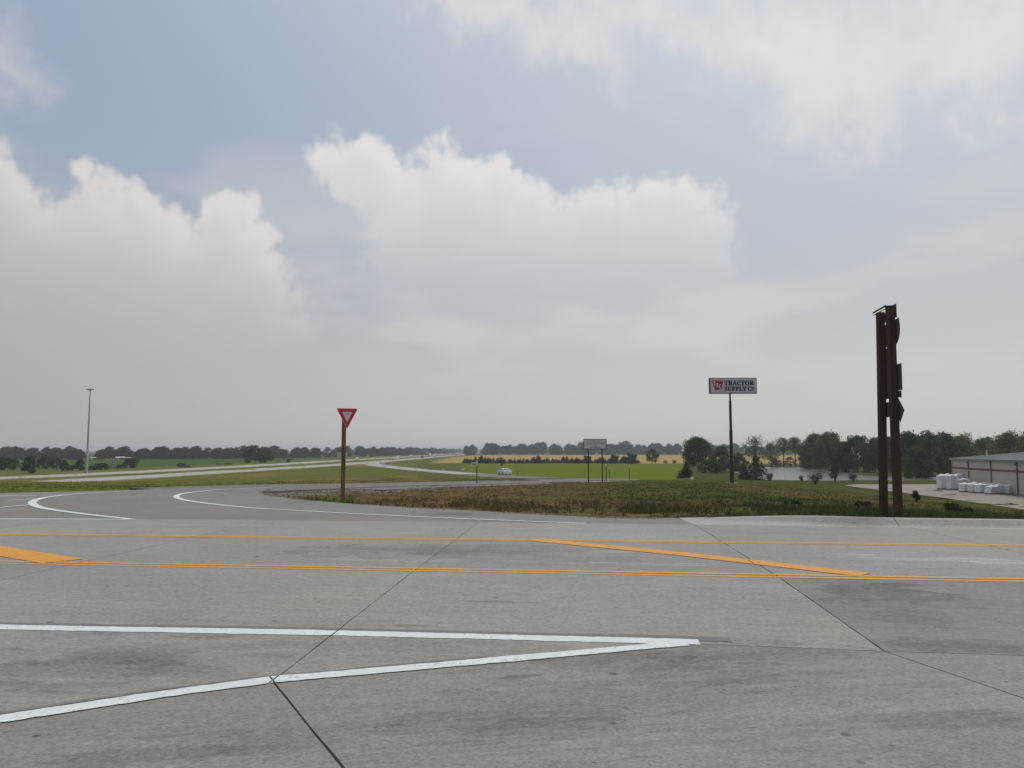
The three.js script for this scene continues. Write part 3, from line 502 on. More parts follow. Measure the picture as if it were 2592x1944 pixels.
// far lines of trees
{
  const r = rng(77), kinds = {};
  const protosOf = (name, bare) => kinds[name + bare] ||= [0, 1, 2, 3, 4, 5, 6].map(i => broadleaf(name, 10, [9.5, 8, 11, 7.5, 9, 11.5, 8.5][i], 300 + i * 17 + bare * 90, { leaves: 1700, leaf: .56, lobes: 26, bare: bare + [.0, .06, .0, .1, .03, .0, .05][i], sparse: i % 3 === 1, tone: [[.052, .074, .032], [.060, .080, .030], [.048, .068, .034], [.064, .082, .036], [.052, .076, .030], [.058, .074, .038], [.050, .070, .030]][i] }));
  const row = (name, bare, pts, n, spread, h0, h1, label, group) => { const protos = protosOf(name, bare), c = curve(pts.map(p => [p[0], p[1], 0])); for (let i = 0; i < n; i++) { const p = c.getPointAt((i + r() * .9) / n), x = p.x + (r() - .5) * spread, d = -p.z + (r() - .5) * spread; const s = lerp(h0, h1, r() * r() * .7 + .3 * fbm(x * .03, d * .03, 2)) / 10; put(protos[r() * 7 | 0], x, d, r() * 6.28, [s * (.95 + r() * .45), s, s * (.95 + r() * .45)], label, 'tree', group, .5); } };
  const near = 'dark leafy tree of the woods beyond the crop field past the light mast', gN = 'woods beyond the crop field';
  row('woodland_tree', 0, [[-400, 470], [-270, 490], [-215, 520], [-180, 580]], 92, 14, 5.4, 9.6, near, gN);
  row('woodland_tree', 0, [[-440, 525], [-280, 545], [-210, 590]], 40, 22, 7.5, 11, near, gN);
  const beyond = 'dark tree of the long wood lining the far side of the freeway', gB = 'wood lining the freeway';
  row('roadside_tree', 0, [[-185, 560], [-150, 700], [-136, 850], [-132, 1050], [-130, 1400], [-135, 1850]], 110, 14, 7, 11.8, beyond, gB);
  row('roadside_tree', 0, [[-165, 760], [-150, 1000], [-150, 1400], [-150, 2000]], 30, 20, 9, 13, beyond, gB);
  row('roadside_tree', 0, [[-195, 545], [-172, 590], [-158, 660]], 16, 10, 6, 9.5, beyond, gB);
  row('distant_tree', 0, [[-190, 2120], [-120, 2100], [-40, 2120]], 20, 30, 9, 13, 'hazy tree far off behind the freeway overpass', 'trees behind the overpass');
  const wheat = 'grey-green tree in the long row behind the golden field', gW = 'trees behind the golden field';
  row('windbreak_tree', .06, [[-50, 985], [40, 1015], [130, 1015], [240, 1000], [380, 960]], 92, 22, 10, 18.5, wheat, gW);
  row('windbreak_tree', .06, [[-50, 1060], [120, 1075], [300, 1040]], 34, 30, 12, 20, wheat, gW);
  row('windbreak_tree', 0, [[-52, 930], [-49, 985]], 5, 6, 9, 12, wheat, gW);
  row('backdrop_tree', 0, [[300, 560], [420, 520], [520, 480]], 22, 26, 10, 15, 'dark distant tree beyond the trees behind the store', 'distant trees beyond the store');
}
// cedars between the green field and the golden field
{
  const protos = [0, 1, 2, 3].map(i => cedar('cedar', 3.6, [3.0, 2.6, 3.6, 4.2][i], 500 + i * 9, 420, .42)), r = rng(5);
  for (let i = 0; i < 60; i++) { const u = lerp(1172, 1620, (i + r() * .8) / 60), d = 358 + (r() - .5) * 9; const s = .55 + r() * r() * .7; put(protos[r() * 4 | 0], xAt(u, 1172, d), d, r() * 6, [s * 1.35, s, s * 1.35], 'low dark cedar in the hedge row between green and golden fields', 'cedar', 'cedars between the fields', .2); }
  const round = shrub('hedge_shrub', 5.2, 4.6, 611, 900, .5, [.048, .060, .036]);
  for (const [u, s, lab] of [[1487, .8, 'pale green shrub among the cedars just behind the two-post sign'], [1556, .85, 'pale leafy shrub at the end of the cedar hedge row'], [1600, 1.05, 'tall greyish shrub ending the cedar hedge row'], [1580, .7, 'small grey-green shrub between two larger hedge row shrubs']]) put(round, xAt(u, 1170, 356), 356, u, s, lab, 'shrub');
  put(broadleaf('field_tree', 6.4, 6.2, 640, { leaves: 900, leaf: .5, bare: .1 }), xAt(1651, 1170, 352), 352, 1, 1, 'round dark tree standing alone before the golden field', 'tree');
  put(broadleaf('sapling', 2.6, 1.3, 650, { leaves: 130, leaf: .22, bare: .45, lobes: 7 }), xAt(1269, 1187, 236), 236, 1, 1, 'thin young tree in the green field behind the white sedan', 'tree');
}
// bushes and small trees along the far side of the freeway
{
  const r = rng(31), protos = [0, 1, 2].map(i => broadleaf('freeway_bush', 6, [6, 5, 7][i], 700 + i * 5, { leaves: 900, leaf: .5, bare: .05, lobes: 20, tone: [.046, .064, .028] }));
  for (const [u, vt, vb, w, lab] of [[-8, 1152, 1186, 40, 'bush cut by the frame at the start of the row beyond the freeway'], [24, 1158, 1190, 42, 'dark spreading bush beside the start of the freeway row'], [73, 1152, 1197, 42, 'largest dark tree of the cluster beyond the freeway near the light mast'], [111, 1150, 1186, 36, 'tall round tree behind the largest one near the light mast'], [143, 1154, 1186, 22, 'narrow dark tree between the cluster and the small bushes'], [163, 1162, 1193, 20, 'narrow low tree just short of the light mast'], [201, 1161, 1190, 30, 'round dark tree standing next to the light mast'], [180, 1176, 1190, 16, 'small bush between two trees by the light mast'], [234, 1177, 1190, 20, 'low bush on the far side of the light mast'], [258, 1170, 1189, 32, 'broad low bush beyond the light mast'], [302, 1175, 1186, 16, 'small bush next to the board on two poles'], [329, 1158, 1185, 36, 'lone round tree at the near corner of the crop field'], [460, 1169, 1182, 22, 'small round bush alone before the crop field'], [477, 1176, 1182, 10, 'tiny bush beside the small round bush of the crop field'], [552, 1172, 1176, 14, 'very low bush at the crop field edge'], [578, 1171, 1175, 22, 'low spreading bush at the crop field edge'], [645, 1127, 1172, 60, 'big dark tree jutting from the wooded line before the crop field end'], [672, 1135, 1171, 36, 'dark tree leaning on the big tree that juts from the wooded line'], [730, 1160, 1170, 12, 'little dark bush near the back of the grey guide sign']]) {
    const d = clamp(5.78 * FPX / (vb - HORIZON), 120, 420), h = (vb - vt) * d / FPX, ww = w * d / FPX; put(protos[r() * 3 | 0], xAt(u, vb, d), d, r() * 6, [ww / 5.2, h / 6.1, ww / 5.2], lab, w > 24 || vb - vt > 25 ? 'tree' : 'bush', undefined, .15);
  }
}
// trees round the pond and behind the store
{
  const P = (u, vt, vb, d, w, seed, lab, o = {}) => { const h = yAt(u, vt, d) - level(xAt(u, vb, d), d), ww = w * d / FPX * 1.25; put(broadleaf('pond_tree', h * 1.03, ww, seed, { leaves: Math.round(2600 + h * ww * 62), leaf: .31, lobes: 34, ...o }), xAt(u, vb, d), d, seed, 1, lab, 'tree'); };
  const light = [.120, .155, .046], mid = [.080, .112, .036], dark = [.062, .090, .032];
  P(1768, 1108, 1200, 225, 68, 801, 'tall dark cottonwood by the pond with the small grey box at its foot', { bare: .16, tone: dark });
  P(1826, 1132, 1203, 220, 52, 802, 'light green bushy willow between the cottonwood and the tall store sign', { bare: .03, tone: light });
  P(1868, 1150, 1203, 215, 44, 803, 'low light green willow right behind the tall store sign pole', { bare: .03, tone: light });
  P(1800, 1165, 1204, 205, 62, 804, 'dark low thicket tree under the cottonwood beside the pond', { bare: .0, tone: dark, leaf: .3 });
  P(1912, 1106, 1196, 262, 50, 805, 'airy tall tree on the pond bank behind the rounded cedar', { sparse: 1, leaves: 1500, tone: mid });
  P(1952, 1122, 1184, 290, 40, 806, 'slim tree on the far bank of the pond beside the airy one', { leaves: 1500, tone: mid });
  P(1984, 1108, 1183, 300, 38, 807, 'bare-stemmed tree on the far pond bank with light showing below its crown', { bare: .5, leaves: 1700, tone: mid });
  P(2014, 1106, 1183, 298, 36, 808, 'second bare-stemmed tree on the far pond bank touching the big green mass', { bare: .5, leaves: 1700, tone: mid });
  P(2062, 1100, 1186, 268, 64, 809, 'big green tree at the head of the clump on the pond bank', { bare: .05, tone: mid });
  P(2098, 1098, 1194, 240, 84, 810, 'widest round tree of the clump hanging over the pond', { bare: .04, tone: mid });
  P(2052, 1128, 1188, 262, 50, 811, 'dark lower tree at the waterline of the pond clump', { bare: 0, tone: dark });
  P(2130, 1120, 1196, 225, 60, 812, 'mid-sized tree filling the gap in the pond clump', { bare: .02, tone: dark });
  P(2170, 1103, 1199, 222, 74, 813, 'dark tall tree of the clump nearest the two timber posts', { bare: .05, tone: dark });
  P(2215, 1112, 1202, 218, 60, 814, 'dark tree partly behind the farther timber post', { bare: .04, tone: dark });
  P(2254, 1106, 1204, 214, 60, 815, 'dark tree seen in the gap between the two timber posts', { bare: .05, tone: dark });
  P(2305, 1096, 1214, 190, 78, 816, 'tall tree of the dark grove just past the timber posts', { bare: .05, tone: dark });
  P(2352, 1098, 1215, 186, 84, 817, 'broad tree of the dark grove behind the bag pallets', { bare: .04, tone: dark });
  P(2395, 1097, 1215, 190, 72, 818, 'tall tree rising behind the corner of the store', { bare: .05, tone: dark });
  P(2436, 1106, 1215, 200, 72, 819, 'lighter green tree over the low end of the store roof', { bare: .05, tone: light });
  P(2500, 1110, 1215, 215, 76, 820, 'light green tree behind the store roof vent pipe', { bare: .05, tone: light });
  P(2556, 1097, 1215, 205, 84, 821, 'tall light green tree behind the roof dome of the store', { bare: .05, tone: light });
  P(2610, 1100, 1215, 200, 84, 822, 'green tree cut by the frame behind the store', { bare: .05, tone: light });
  P(2330, 1135, 1215, 178, 70, 823, 'low dark thicket tree at the edge of the lot', { bare: 0, tone: dark });
  P(1962, 1160, 1184, 294, 30, 824, 'low brownish thicket tree under the far bank trees', { bare: 0, leaves: 900, tone: [.07, .055, .04] });
  P(1998, 1158, 1184, 294, 34, 825, 'sparse brownish thicket at the waterline between two bare stems', { bare: 0, leaves: 500, sparse: 1, tone: [.075, .06, .042] });
  const C2 = (u, vt, vb, d, w, seed, lab, tn) => { const h = yAt(u, vt, d) - level(xAt(u, vb, d), d), ww = w * d / FPX; put(cedar('bank_cedar', h, ww * 1.25, seed, 2200, .24, tn), xAt(u, vb, d), d, seed, 1, lab, 'cedar'); };
  C2(1737, 1170, 1212, 165, 28, 851, 'small dark cedar standing right beside the grey utility box');
  C2(1914, 1152, 1209, 158, 54, 852, 'rounded dark cedar on the near bank of the pond');
  C2(1885, 1180, 1208, 160, 24, 853, 'small cedar between the store sign pole and the rounded cedar', [.045, .06, .03]);
  const S = (u, vt, vb, d, w, seed, lab, tn, n = 700, lf = .16) => { const h = yAt(u, vt, d) - level(xAt(u, vb, d), d), ww = w * d / FPX; put(shrub('shrub', h, ww * 1.15, seed, n, lf, tn), xAt(u, vb, d), d, seed, 1, lab, 'shrub'); };
  S(2064, 1191, 1216, 140, 30, 861, 'round pale shrub on the grassy near bank of the pond', [.06, .075, .045]);
  S(2114, 1166, 1214, 146, 30, 862, 'upright leafy shrub on the near pond bank before the big clump', [.05, .07, .03], 1300);
  S(2028, 1201, 1213, 150, 12, 863, 'tiny shrub on the near pond bank', [.05, .06, .03], 200);
  S(1948, 1196, 1214, 152, 22, 876, 'small leafy shrub at the pond edge beside the rounded cedar', [.06, .08, .035], 500);
  S(2160, 1198, 1215, 148, 24, 877, 'low shrub on the near pond bank past the upright leafy one', [.06, .08, .035], 500);
  S(2190, 1268, 1303, 25, 52, 864, 'dark leafy weed bush growing at the foot of the timber posts', [.030, .040, .018], 1500, .045);
  S(2320, 1235, 1262, 46, 22, 865, 'small bush on the grass slope before the parking lot', [.038, .05, .022], 700, .06);
  S(2412, 1268, 1292, 30, 40, 866, 'low dark weed bush on the grass slope past the timber posts', [.034, .044, .02], 800, .05);
  S(2448, 1285, 1305, 25, 60, 867, 'wide low weed clump behind the kerb past the timber posts', [.034, .044, .02], 900, .05);
  S(1818, 1262, 1297, 26, 40, 868, 'bright yellow-green weed plant behind the kerb', [.15, .16, .03], 260, .05);
  S(1558, 1238, 1258, 42, 22, 869, 'dark weed tuft on the bare corner ground below the two-post sign', [.04, .05, .022], 500, .05);
  S(1385, 1232, 1241, 47, 14, 870, 'brown dead weed on the crest of the bare corner ground', [.08, .06, .04], 200, .05);
  S(1515, 1250, 1266, 38, 20, 871, 'low green weed tuft halfway up the bare corner ground', [.045, .06, .026], 400, .05);
  S(1640, 1262, 1282, 31, 30, 872, 'leafy weed tuft on the slope short of the yellow-green weed', [.045, .06, .026], 500, .05);
  S(2010, 1268, 1296, 27, 60, 873, 'rank green weed clump behind the kerb midway to the timber posts', [.05, .065, .03], 900, .05);
  S(1900, 1272, 1298, 26, 50, 874, 'rank green weed clump beside the yellow-green weed plant', [.045, .06, .028], 800, .05);
  S(2100, 1276, 1298, 26, 46, 875, 'straw-tinged weed clump behind the kerb short of the dark weed bush', [.075, .07, .04], 600, .05);
}
console.log('trees done');
// roadside grass: countless tufts
{
  const tuft = (seed, n, h, lean) => { const r = rng(seed), pos = []; for (let i = 0; i < n; i++) { const a = r() * 6.28, q = r() * .09, x = Math.cos(a) * q, z = Math.sin(a) * q, hh = h * (.5 + r() * .7), w = .006 + r() * .006, b = r() * 6.28, lx = Math.cos(b) * lean * hh * r(), lz = Math.sin(b) * lean * hh * r(), c = Math.cos(a + 1.3) * w, s = Math.sin(a + 1.3) * w; const m = [x + lx * .4, hh * .6, z + lz * .4], t = [x + lx * 1.2, hh, z + lz * 1.2]; pos.push(x - c, -.03, z - s, x + c, -.03, z + s, m[0] + c * .7, m[1], m[2] + s * .7, x - c, -.03, z - s, m[0] + c * .7, m[1], m[2] + s * .7, m[0] - c * .7, m[1], m[2] - s * .7, m[0] - c * .7, m[1], m[2] - s * .7, m[0] + c * .7, m[1], m[2] + s * .7, ...t); } const g = new THREE.BufferGeometry(); g.setAttribute('position', new THREE.Float32BufferAttribute(pos, 3)); g.computeVertexNormals(); return g; };
  const gm = new THREE.MeshPhysicalMaterial({ color: 0xffffff, roughness: .95, specularIntensity: .2, side: THREE.DoubleSide });
  const r = rng(404), kinds = [[], [], []], mtx = new THREE.Matrix4(), q = new THREE.Quaternion(), ax = new THREE.Vector3(0, 1, 0);
  const tryPut = (x, d) => {
    if (polySD(paved, x, d) > -.12 - r() * .3) return; if (d > 28 && x < 22 && toLine(rampP, x, d)[0] < 4.6 + r() * 2) return; if (polySD(lot, x, d) > -.3) return;
    const c = groundColour(x, d), green = clamp((c[1] - c[0]) / c[1] * 4 + .35), gravel = c[2] / c[0]; if (gravel > .62 && r() < .9) return;
    const s = d - curbBack(x), dry = r() > green + .12; if (vnoise(x * .8 + 7, d * .8) < .45 && r() < .85) return; if (d > 30 && r() < .5) return; if (!dry || r() < .35) kinds[dry ? 2 : r() < .5 ? 0 : 1].push([x, d, dry ? .5 + r() * .6 : (.45 + r() * .75) * (s < 7 ? 1.1 : .6), c, dry]);
  };
  for (let i = 0; i < 90000; i++) { const d = 19 + Math.pow(r(), 1.7) * 46, a = -.34 + r() * 1.05; tryPut(a * d, d); }
  for (let i = 0; i < 16000; i++) { const x = -2 + r() * 26, d = curbBack(x) + .3 + r() * 5; if (vnoise(x * .55, d * .9 + 3) > .45) tryPut(x, d); }
  for (let i = 0; i < 9000; i++) { const d = 36 + r() * 30, a = -.7 + r() * .45; tryPut(a * d, d); }
  kinds.forEach((k, t) => {
    const im = new THREE.InstancedMesh(tuft(60 + t, [9, 8, 7][t], [.10, .15, .08][t], [.7, .6, 1.2][t]), gm, k.length), col = new THREE.Color(); shadows(im);
    k.forEach(([x, d, s, c, dry], i) => { q.setFromAxisAngle(ax, r() * 6.28); mtx.compose(new THREE.Vector3(x, level(x, d), -d), q, new THREE.Vector3(s, s * (.7 + r() * .6), s)); im.setMatrixAt(i, mtx); const v = .75 + r() * .5, b = dry ? [.20, .155, .10] : [.105, .125, .055]; im.setColorAt(i, col.setRGB(lerp(b[0], c[0], .4) * v, lerp(b[1], c[1], .4) * v, lerp(b[2], c[2], .4) * v)); });
    im.name = ['roadside_grass', 'tall_grass', 'dry_grass'][t]; im.userData = { kind: 'stuff', label: ['short green grass growing on the slope behind the kerb', 'taller green grass growing behind the kerb', 'dry straw grass on the bare corner ground'][t], category: 'grass' }; scene.add(im);
  });
  // loose stones of the gravel shoulder
  const st = []; for (let i = 0; i < 9000; i++) { const x = -13 + r() * 9, d = 29 + r() * 17; if (polySD(paved, x, d) > -.1) continue; const c = groundColour(x, d); if (c[2] / c[0] < .62) continue; if (toLine(rampP, x, d)[0] < 4.3) continue; st.push([x, d]); }
  const im = new THREE.InstancedMesh(new THREE.IcosahedronGeometry(.045, 0), mat(.24, .21, .185, .95), st.length), col = new THREE.Color(); shadows(im);
  st.forEach(([x, d], i) => { const s = .4 + r() * 1.1; q.setFromAxisAngle(new THREE.Vector3(r(), r(), r()).normalize(), r() * 6); mtx.compose(new THREE.Vector3(x, level(x, d) + .005, -d), q, new THREE.Vector3(s, s * .7, s)); im.setMatrixAt(i, mtx); const v = .6 + r() * .8; im.setColorAt(i, col.setRGB(v, v * .98, v * .95)); });
  im.name = 'gravel'; im.userData = { kind: 'stuff', label: 'loose grey gravel on the nose beside the ramp', category: 'gravel' }; scene.add(im);
}
{ // grit and clods spilled over the pavement edge
  const r = rng(515), pts = [], m4 = new THREE.Matrix4(), q = new THREE.Quaternion(), col = new THREE.Color(); const E = paved.slice(11, 24);
  for (let i = 0; i < 5200; i++) { const k = 1 + (r() * (E.length - 3) | 0), a = E[k], b = E[k + 1], t = r(), x = lerp(a[0], b[0], t) + (r() - .5) * .2, d = lerp(a[1], b[1], t) - (r() + r() + r() - 1.2) * .22; if (x < 5 && vnoise(x * .7 + 3, d * .7) > .36 * r() + .2) pts.push([x, d]); }
  const im = shadows(new THREE.InstancedMesh(new THREE.IcosahedronGeometry(.02, 0), mat(1, 1, 1, .95), pts.length));
  pts.forEach(([x, d], i) => { const kerbY = x > 4.2 && d > gutter(x) + .3 ? .15 * sstep(4, 7.5, x) * sstep(gutter(x) + .3 + flare(x), gutter(x) + .62 + flare(x), d) : 0, y = polySD(paved, x, d) > 0 ? kerbY + .004 : level(x, d), s = .3 + r() * r() * 1.0; q.setFromAxisAngle(new THREE.Vector3(r(), r(), r()).normalize(), r() * 6); m4.compose(new THREE.Vector3(x, y, -d), q, new THREE.Vector3(s, s * .6, s)); im.setMatrixAt(i, m4); const v = .5 + r(); im.setColorAt(i, col.setRGB(.24 * v, .20 * v, .15 * v)); });
  im.name = 'roadside_grit'; im.userData = { kind: 'stuff', label: 'crumbs of soil and grit along the pavement edge', category: 'grit' }; scene.add(im);
}
console.log('grass done');

// ---------------------------------------------------------------- signs
const canvasTex = (w, h, draw) => { const c = document.createElement('canvas'); c.width = w; c.height = h; draw(c.getContext('2d'), w, h); const t = new THREE.CanvasTexture(c); t.colorSpace = THREE.SRGBColorSpace; t.magFilter = THREE.LinearFilter; return t; };
const woodTex = dataTex(128, 512, (i, j) => { const v = 150 + 90 * (tnoise(i / 3, j / 60, 42) - .5) + 40 * (tnoise(i / 1.2, j / 20, 106) - .5) + 40 * (tnoise(i / 40, j / 90, 5) - .5); return [v, v * .93, v * .86]; });
const timber = (r, g, b) => new THREE.MeshStandardMaterial({ map: woodTex, roughness: .92, color: new THREE.Color().setRGB(r, g, b) });
const alu = mat(.30, .31, .32, .5, { metalness: .55 }), steelDark = mat(.05, .045, .042, .7, { metalness: .3 }), steel = mat(.27, .28, .29, .5, { metalness: .6 });
const faceMat = t => new THREE.MeshStandardMaterial({ map: t, roughness: .55 });
const sheetUV = (w, h) => { const g = new THREE.PlaneGeometry(w, h); return g; };
function roundTri(w, h, rad) { const s = new THREE.Shape(), P = [[-w / 2, h], [w / 2, h], [0, 0]]; for (let i = 0; i < 3; i++) { const a = P[i], b = P[(i + 1) % 3], c = P[(i + 2) % 3]; const t = (p, q, k) => { const l = Math.hypot(q[0] - p[0], q[1] - p[1]); return [p[0] + (q[0] - p[0]) / l * k, p[1] + (q[1] - p[1]) / l * k]; }; const e = t(b, a, rad), f = t(b, c, rad); i ? s.lineTo(...e) : s.moveTo(...e); s.quadraticCurveTo(b[0], b[1], f[0], f[1]); } s.closePath(); return s; }
const ext = (shape, depth, z = 0) => T(new THREE.ExtrudeGeometry(shape, { depth, bevelEnabled: false, curveSegments: 8 }), 0, 0, z);
// give-way sign on a timber post
{
  const d = 28, x = xAt(871, 1262, d), y0 = level(x, d), g = thing('yield_sign', 'red and white triangular sign with YIELD lettering on a brown timber post', 'sign', x, y0, d, .46);
  const yb = yAt(876, 1085, d) - y0, yt = yAt(876, 1036, d) - y0;
  part(g, 'post', T(new RoundedBoxGeometry(.13, yt - .12 + .5, .13, 2, .012), -.05, (yt - .12 - .5) / 2, 0), timber(.52, .35, .2));
  const h = yt - yb, w = h * 1.08, s = part(g, 'red_triangle', T(ext(roundTri(w, h * 1.03, .055), .004, .068), .04, yb, 0), mat(.58, .022, .036, .45));
  part(s, 'border', T(ext(roundTri(w + .035, h * 1.03 + .032, .065), .003, .064), .04, yb - .02, 0), mat(.72, .70, .70, .5));
  part(s, 'white_triangle', T(ext(roundTri(w * .50, h * .52, .03), .002, .0725), .04, yb + h * .34, 0), mat(.66, .65, .65, .5));
  const word = canvasTex(256, 96, (c, W, H) => { c.fillStyle = 'rgb(210,208,208)'; c.fillRect(0, 0, W, H); c.fillStyle = 'rgb(150,26,36)'; c.font = 'bold 84px sans-serif'; c.textAlign = 'center'; c.textBaseline = 'middle'; c.fillText('YIELD', W / 2, H / 2 + 4, W - 16); });
  part(s, 'lettering', T(sheetUV(w * .27, h * .105), .04, yb + h * .74, .0765), faceMat(word));
  for (const y of [yb + .12, yt - .07]) part(s, 'bolt', T(new THREE.CylinderGeometry(.011, .011, .012, 10), .04 - .05, y, .076, Math.PI / 2), alu);
}
// prohibition board on two posts
{
  const d = 65, xa = xAt(1490, 1218, d), xb = xAt(1525, 1221, d), g = thing('prohibition_sign', 'white rectangular board on two dark posts reading PROHIBITED on the corner crest', 'sign', (xa + xb) / 2, 0, d, .05);
  const l = xAt(1476.5, 1124, d), rr = xAt(1536, 1124, d), yb = yAt(1500, 1137.4, d), yt = yAt(1500, 1111, d), w = rr - l, h = yt - yb, cx = (l + rr) / 2 - (xa + xb) / 2;
  for (const x of [xa, xb]) { const e = level(x, d); part(g, 'post', box(.085, yt - .05 - e + .4, .085, x - (xa + xb) / 2, (yt - .05 + e - .4) / 2, -.06), mat(.05, .042, .034, .9)); }
  const p = part(g, 'panel', rbox(w, h, .02, .008, cx, (yb + yt) / 2, 0), steelDark);
  const t = canvasTex(1024, 460, (c, W, H) => { c.fillStyle = 'rgb(208,208,210)'; c.fillRect(0, 0, W, H); c.strokeStyle = 'rgb(30,30,32)'; c.lineWidth = 8; c.strokeRect(16, 16, W - 32, H - 32); c.fillStyle = 'rgb(24,24,26)'; c.textAlign = 'center'; c.textBaseline = 'middle'; const L = (s, y, f, m) => { c.font = `bold ${f}px sans-serif`; c.fillText(s, W / 2, y, m); }; L('PEDESTRIANS    BICYCLES', 72, 50, 700); L('MOTOR SCOOTERS   IMPLEMENTS OF HUSBANDRY', 148, 50, 930); L('ANIMALS ON FOOT   DRIVEN IN OPEN', 224, 50, 800); L('ROAD', 294, 44, 200); L('PROHIBITED', 384, 84, 500); });
  part(p, 'lettering', T(sheetUV(w - .09, h - .09), cx, (yb + yt) / 2, .0125), faceMat(t));
}
// tall store sign
{
  const d = 75, x = xAt(1853, 1222, d), e = level(x, d), g = thing('store_sign', 'tall black stepped pole carrying a wide white sign with red emblem and black lettering', 'sign', x, e, d, 0);
  const Y = v => yAt(1853, v, d) - e, black = mat(.022, .02, .021, .55), seg = [[1226, 1167, .20], [1167, 1090, .155], [1090, 1015, .125], [1015, 990, .085]];
  part(g, 'footing', cyl(.5, .55, .25, 20, 0, -.17, 0), mat(.25, .24, .23));
  for (const [a, b, r] of seg) { const y0 = a === 1226 ? -.3 : Y(a) - .1; part(g, 'pole_section', cyl(r, r, Y(b) - y0, 20, 0, y0, 0), black); }
  for (const [v, r] of [[1167, .20], [1090, .155]]) part(g, 'collar', cyl(r * .8, r, .09, 20, 0, Y(v), 0), black);
  const l = xAt(1795, 976, d) - x, rr = xAt(1914, 976, d) - x, yb = Y(996.5), yt = Y(957), w = rr - l, h = yt - yb, cx = (l + rr) / 2, cy = (yb + yt) / 2;
  const cab = part(g, 'cabinet', rbox(w, h, .42, .02, cx, cy, 0), black);
  const t = canvasTex(1536, 512, (c, W, H) => {
    c.fillStyle = 'rgb(196,196,202)'; c.fillRect(0, 0, W, H);
    c.fillStyle = 'rgb(196,196,202)'; c.strokeStyle = 'rgb(232,232,234)'; c.lineWidth = 14;
    c.fillStyle = 'rgb(168,32,36)'; c.beginPath(); c.moveTo(52, 74); c.lineTo(440, 74); c.lineTo(372, 372); c.lineTo(152, 428); c.closePath(); c.fill();
    c.fillStyle = 'rgb(225,222,222)'; c.strokeStyle = c.fillStyle; c.textBaseline = 'alphabetic'; c.textAlign = 'center'; c.lineWidth = 5;
    const Lt = (s, x0, y0, f) => { c.font = `bold ${f}px serif`; c.save(); c.translate(x0, y0); c.rotate(.03); c.scale(.78, 1.12); c.fillText(s, 0, 0); c.strokeText(s, 0, 0); c.restore(); };
    Lt('T', 138, 258, 168); Lt('S', 226, 300, 168); Lt('C', 316, 342, 168);
    c.fillStyle = 'rgb(16,15,17)'; c.strokeStyle = c.fillStyle; c.lineWidth = 16; c.lineJoin = 'round'; c.textAlign = 'left';
    const W2 = (s, x0, y0, f, m) => { c.font = `bold ${f}px serif`; const k = m / c.measureText(s).width; c.save(); c.translate(x0, y0); c.scale(k, 1.0); c.fillText(s, 0, 0); c.strokeText(s, 0, 0); c.restore(); };
    W2('TRACTOR', 468, 236, 212, 990); W2('SUPPLY', 468, 436, 204, 740); W2('C', 1248, 436, 204, 120); W2('o', 1376, 392, 150, 80); c.fillRect(1366, 416, 104, 26);
  });
  part(cab, 'sign_face', T(sheetUV(w - .14, h - .14), cx, cy, .2145), faceMat(t));
  part(cab, 'sign_face', T(sheetUV(w - .14, h - .14).rotateY(Math.PI), cx, cy, -.2145), faceMat(t));
}
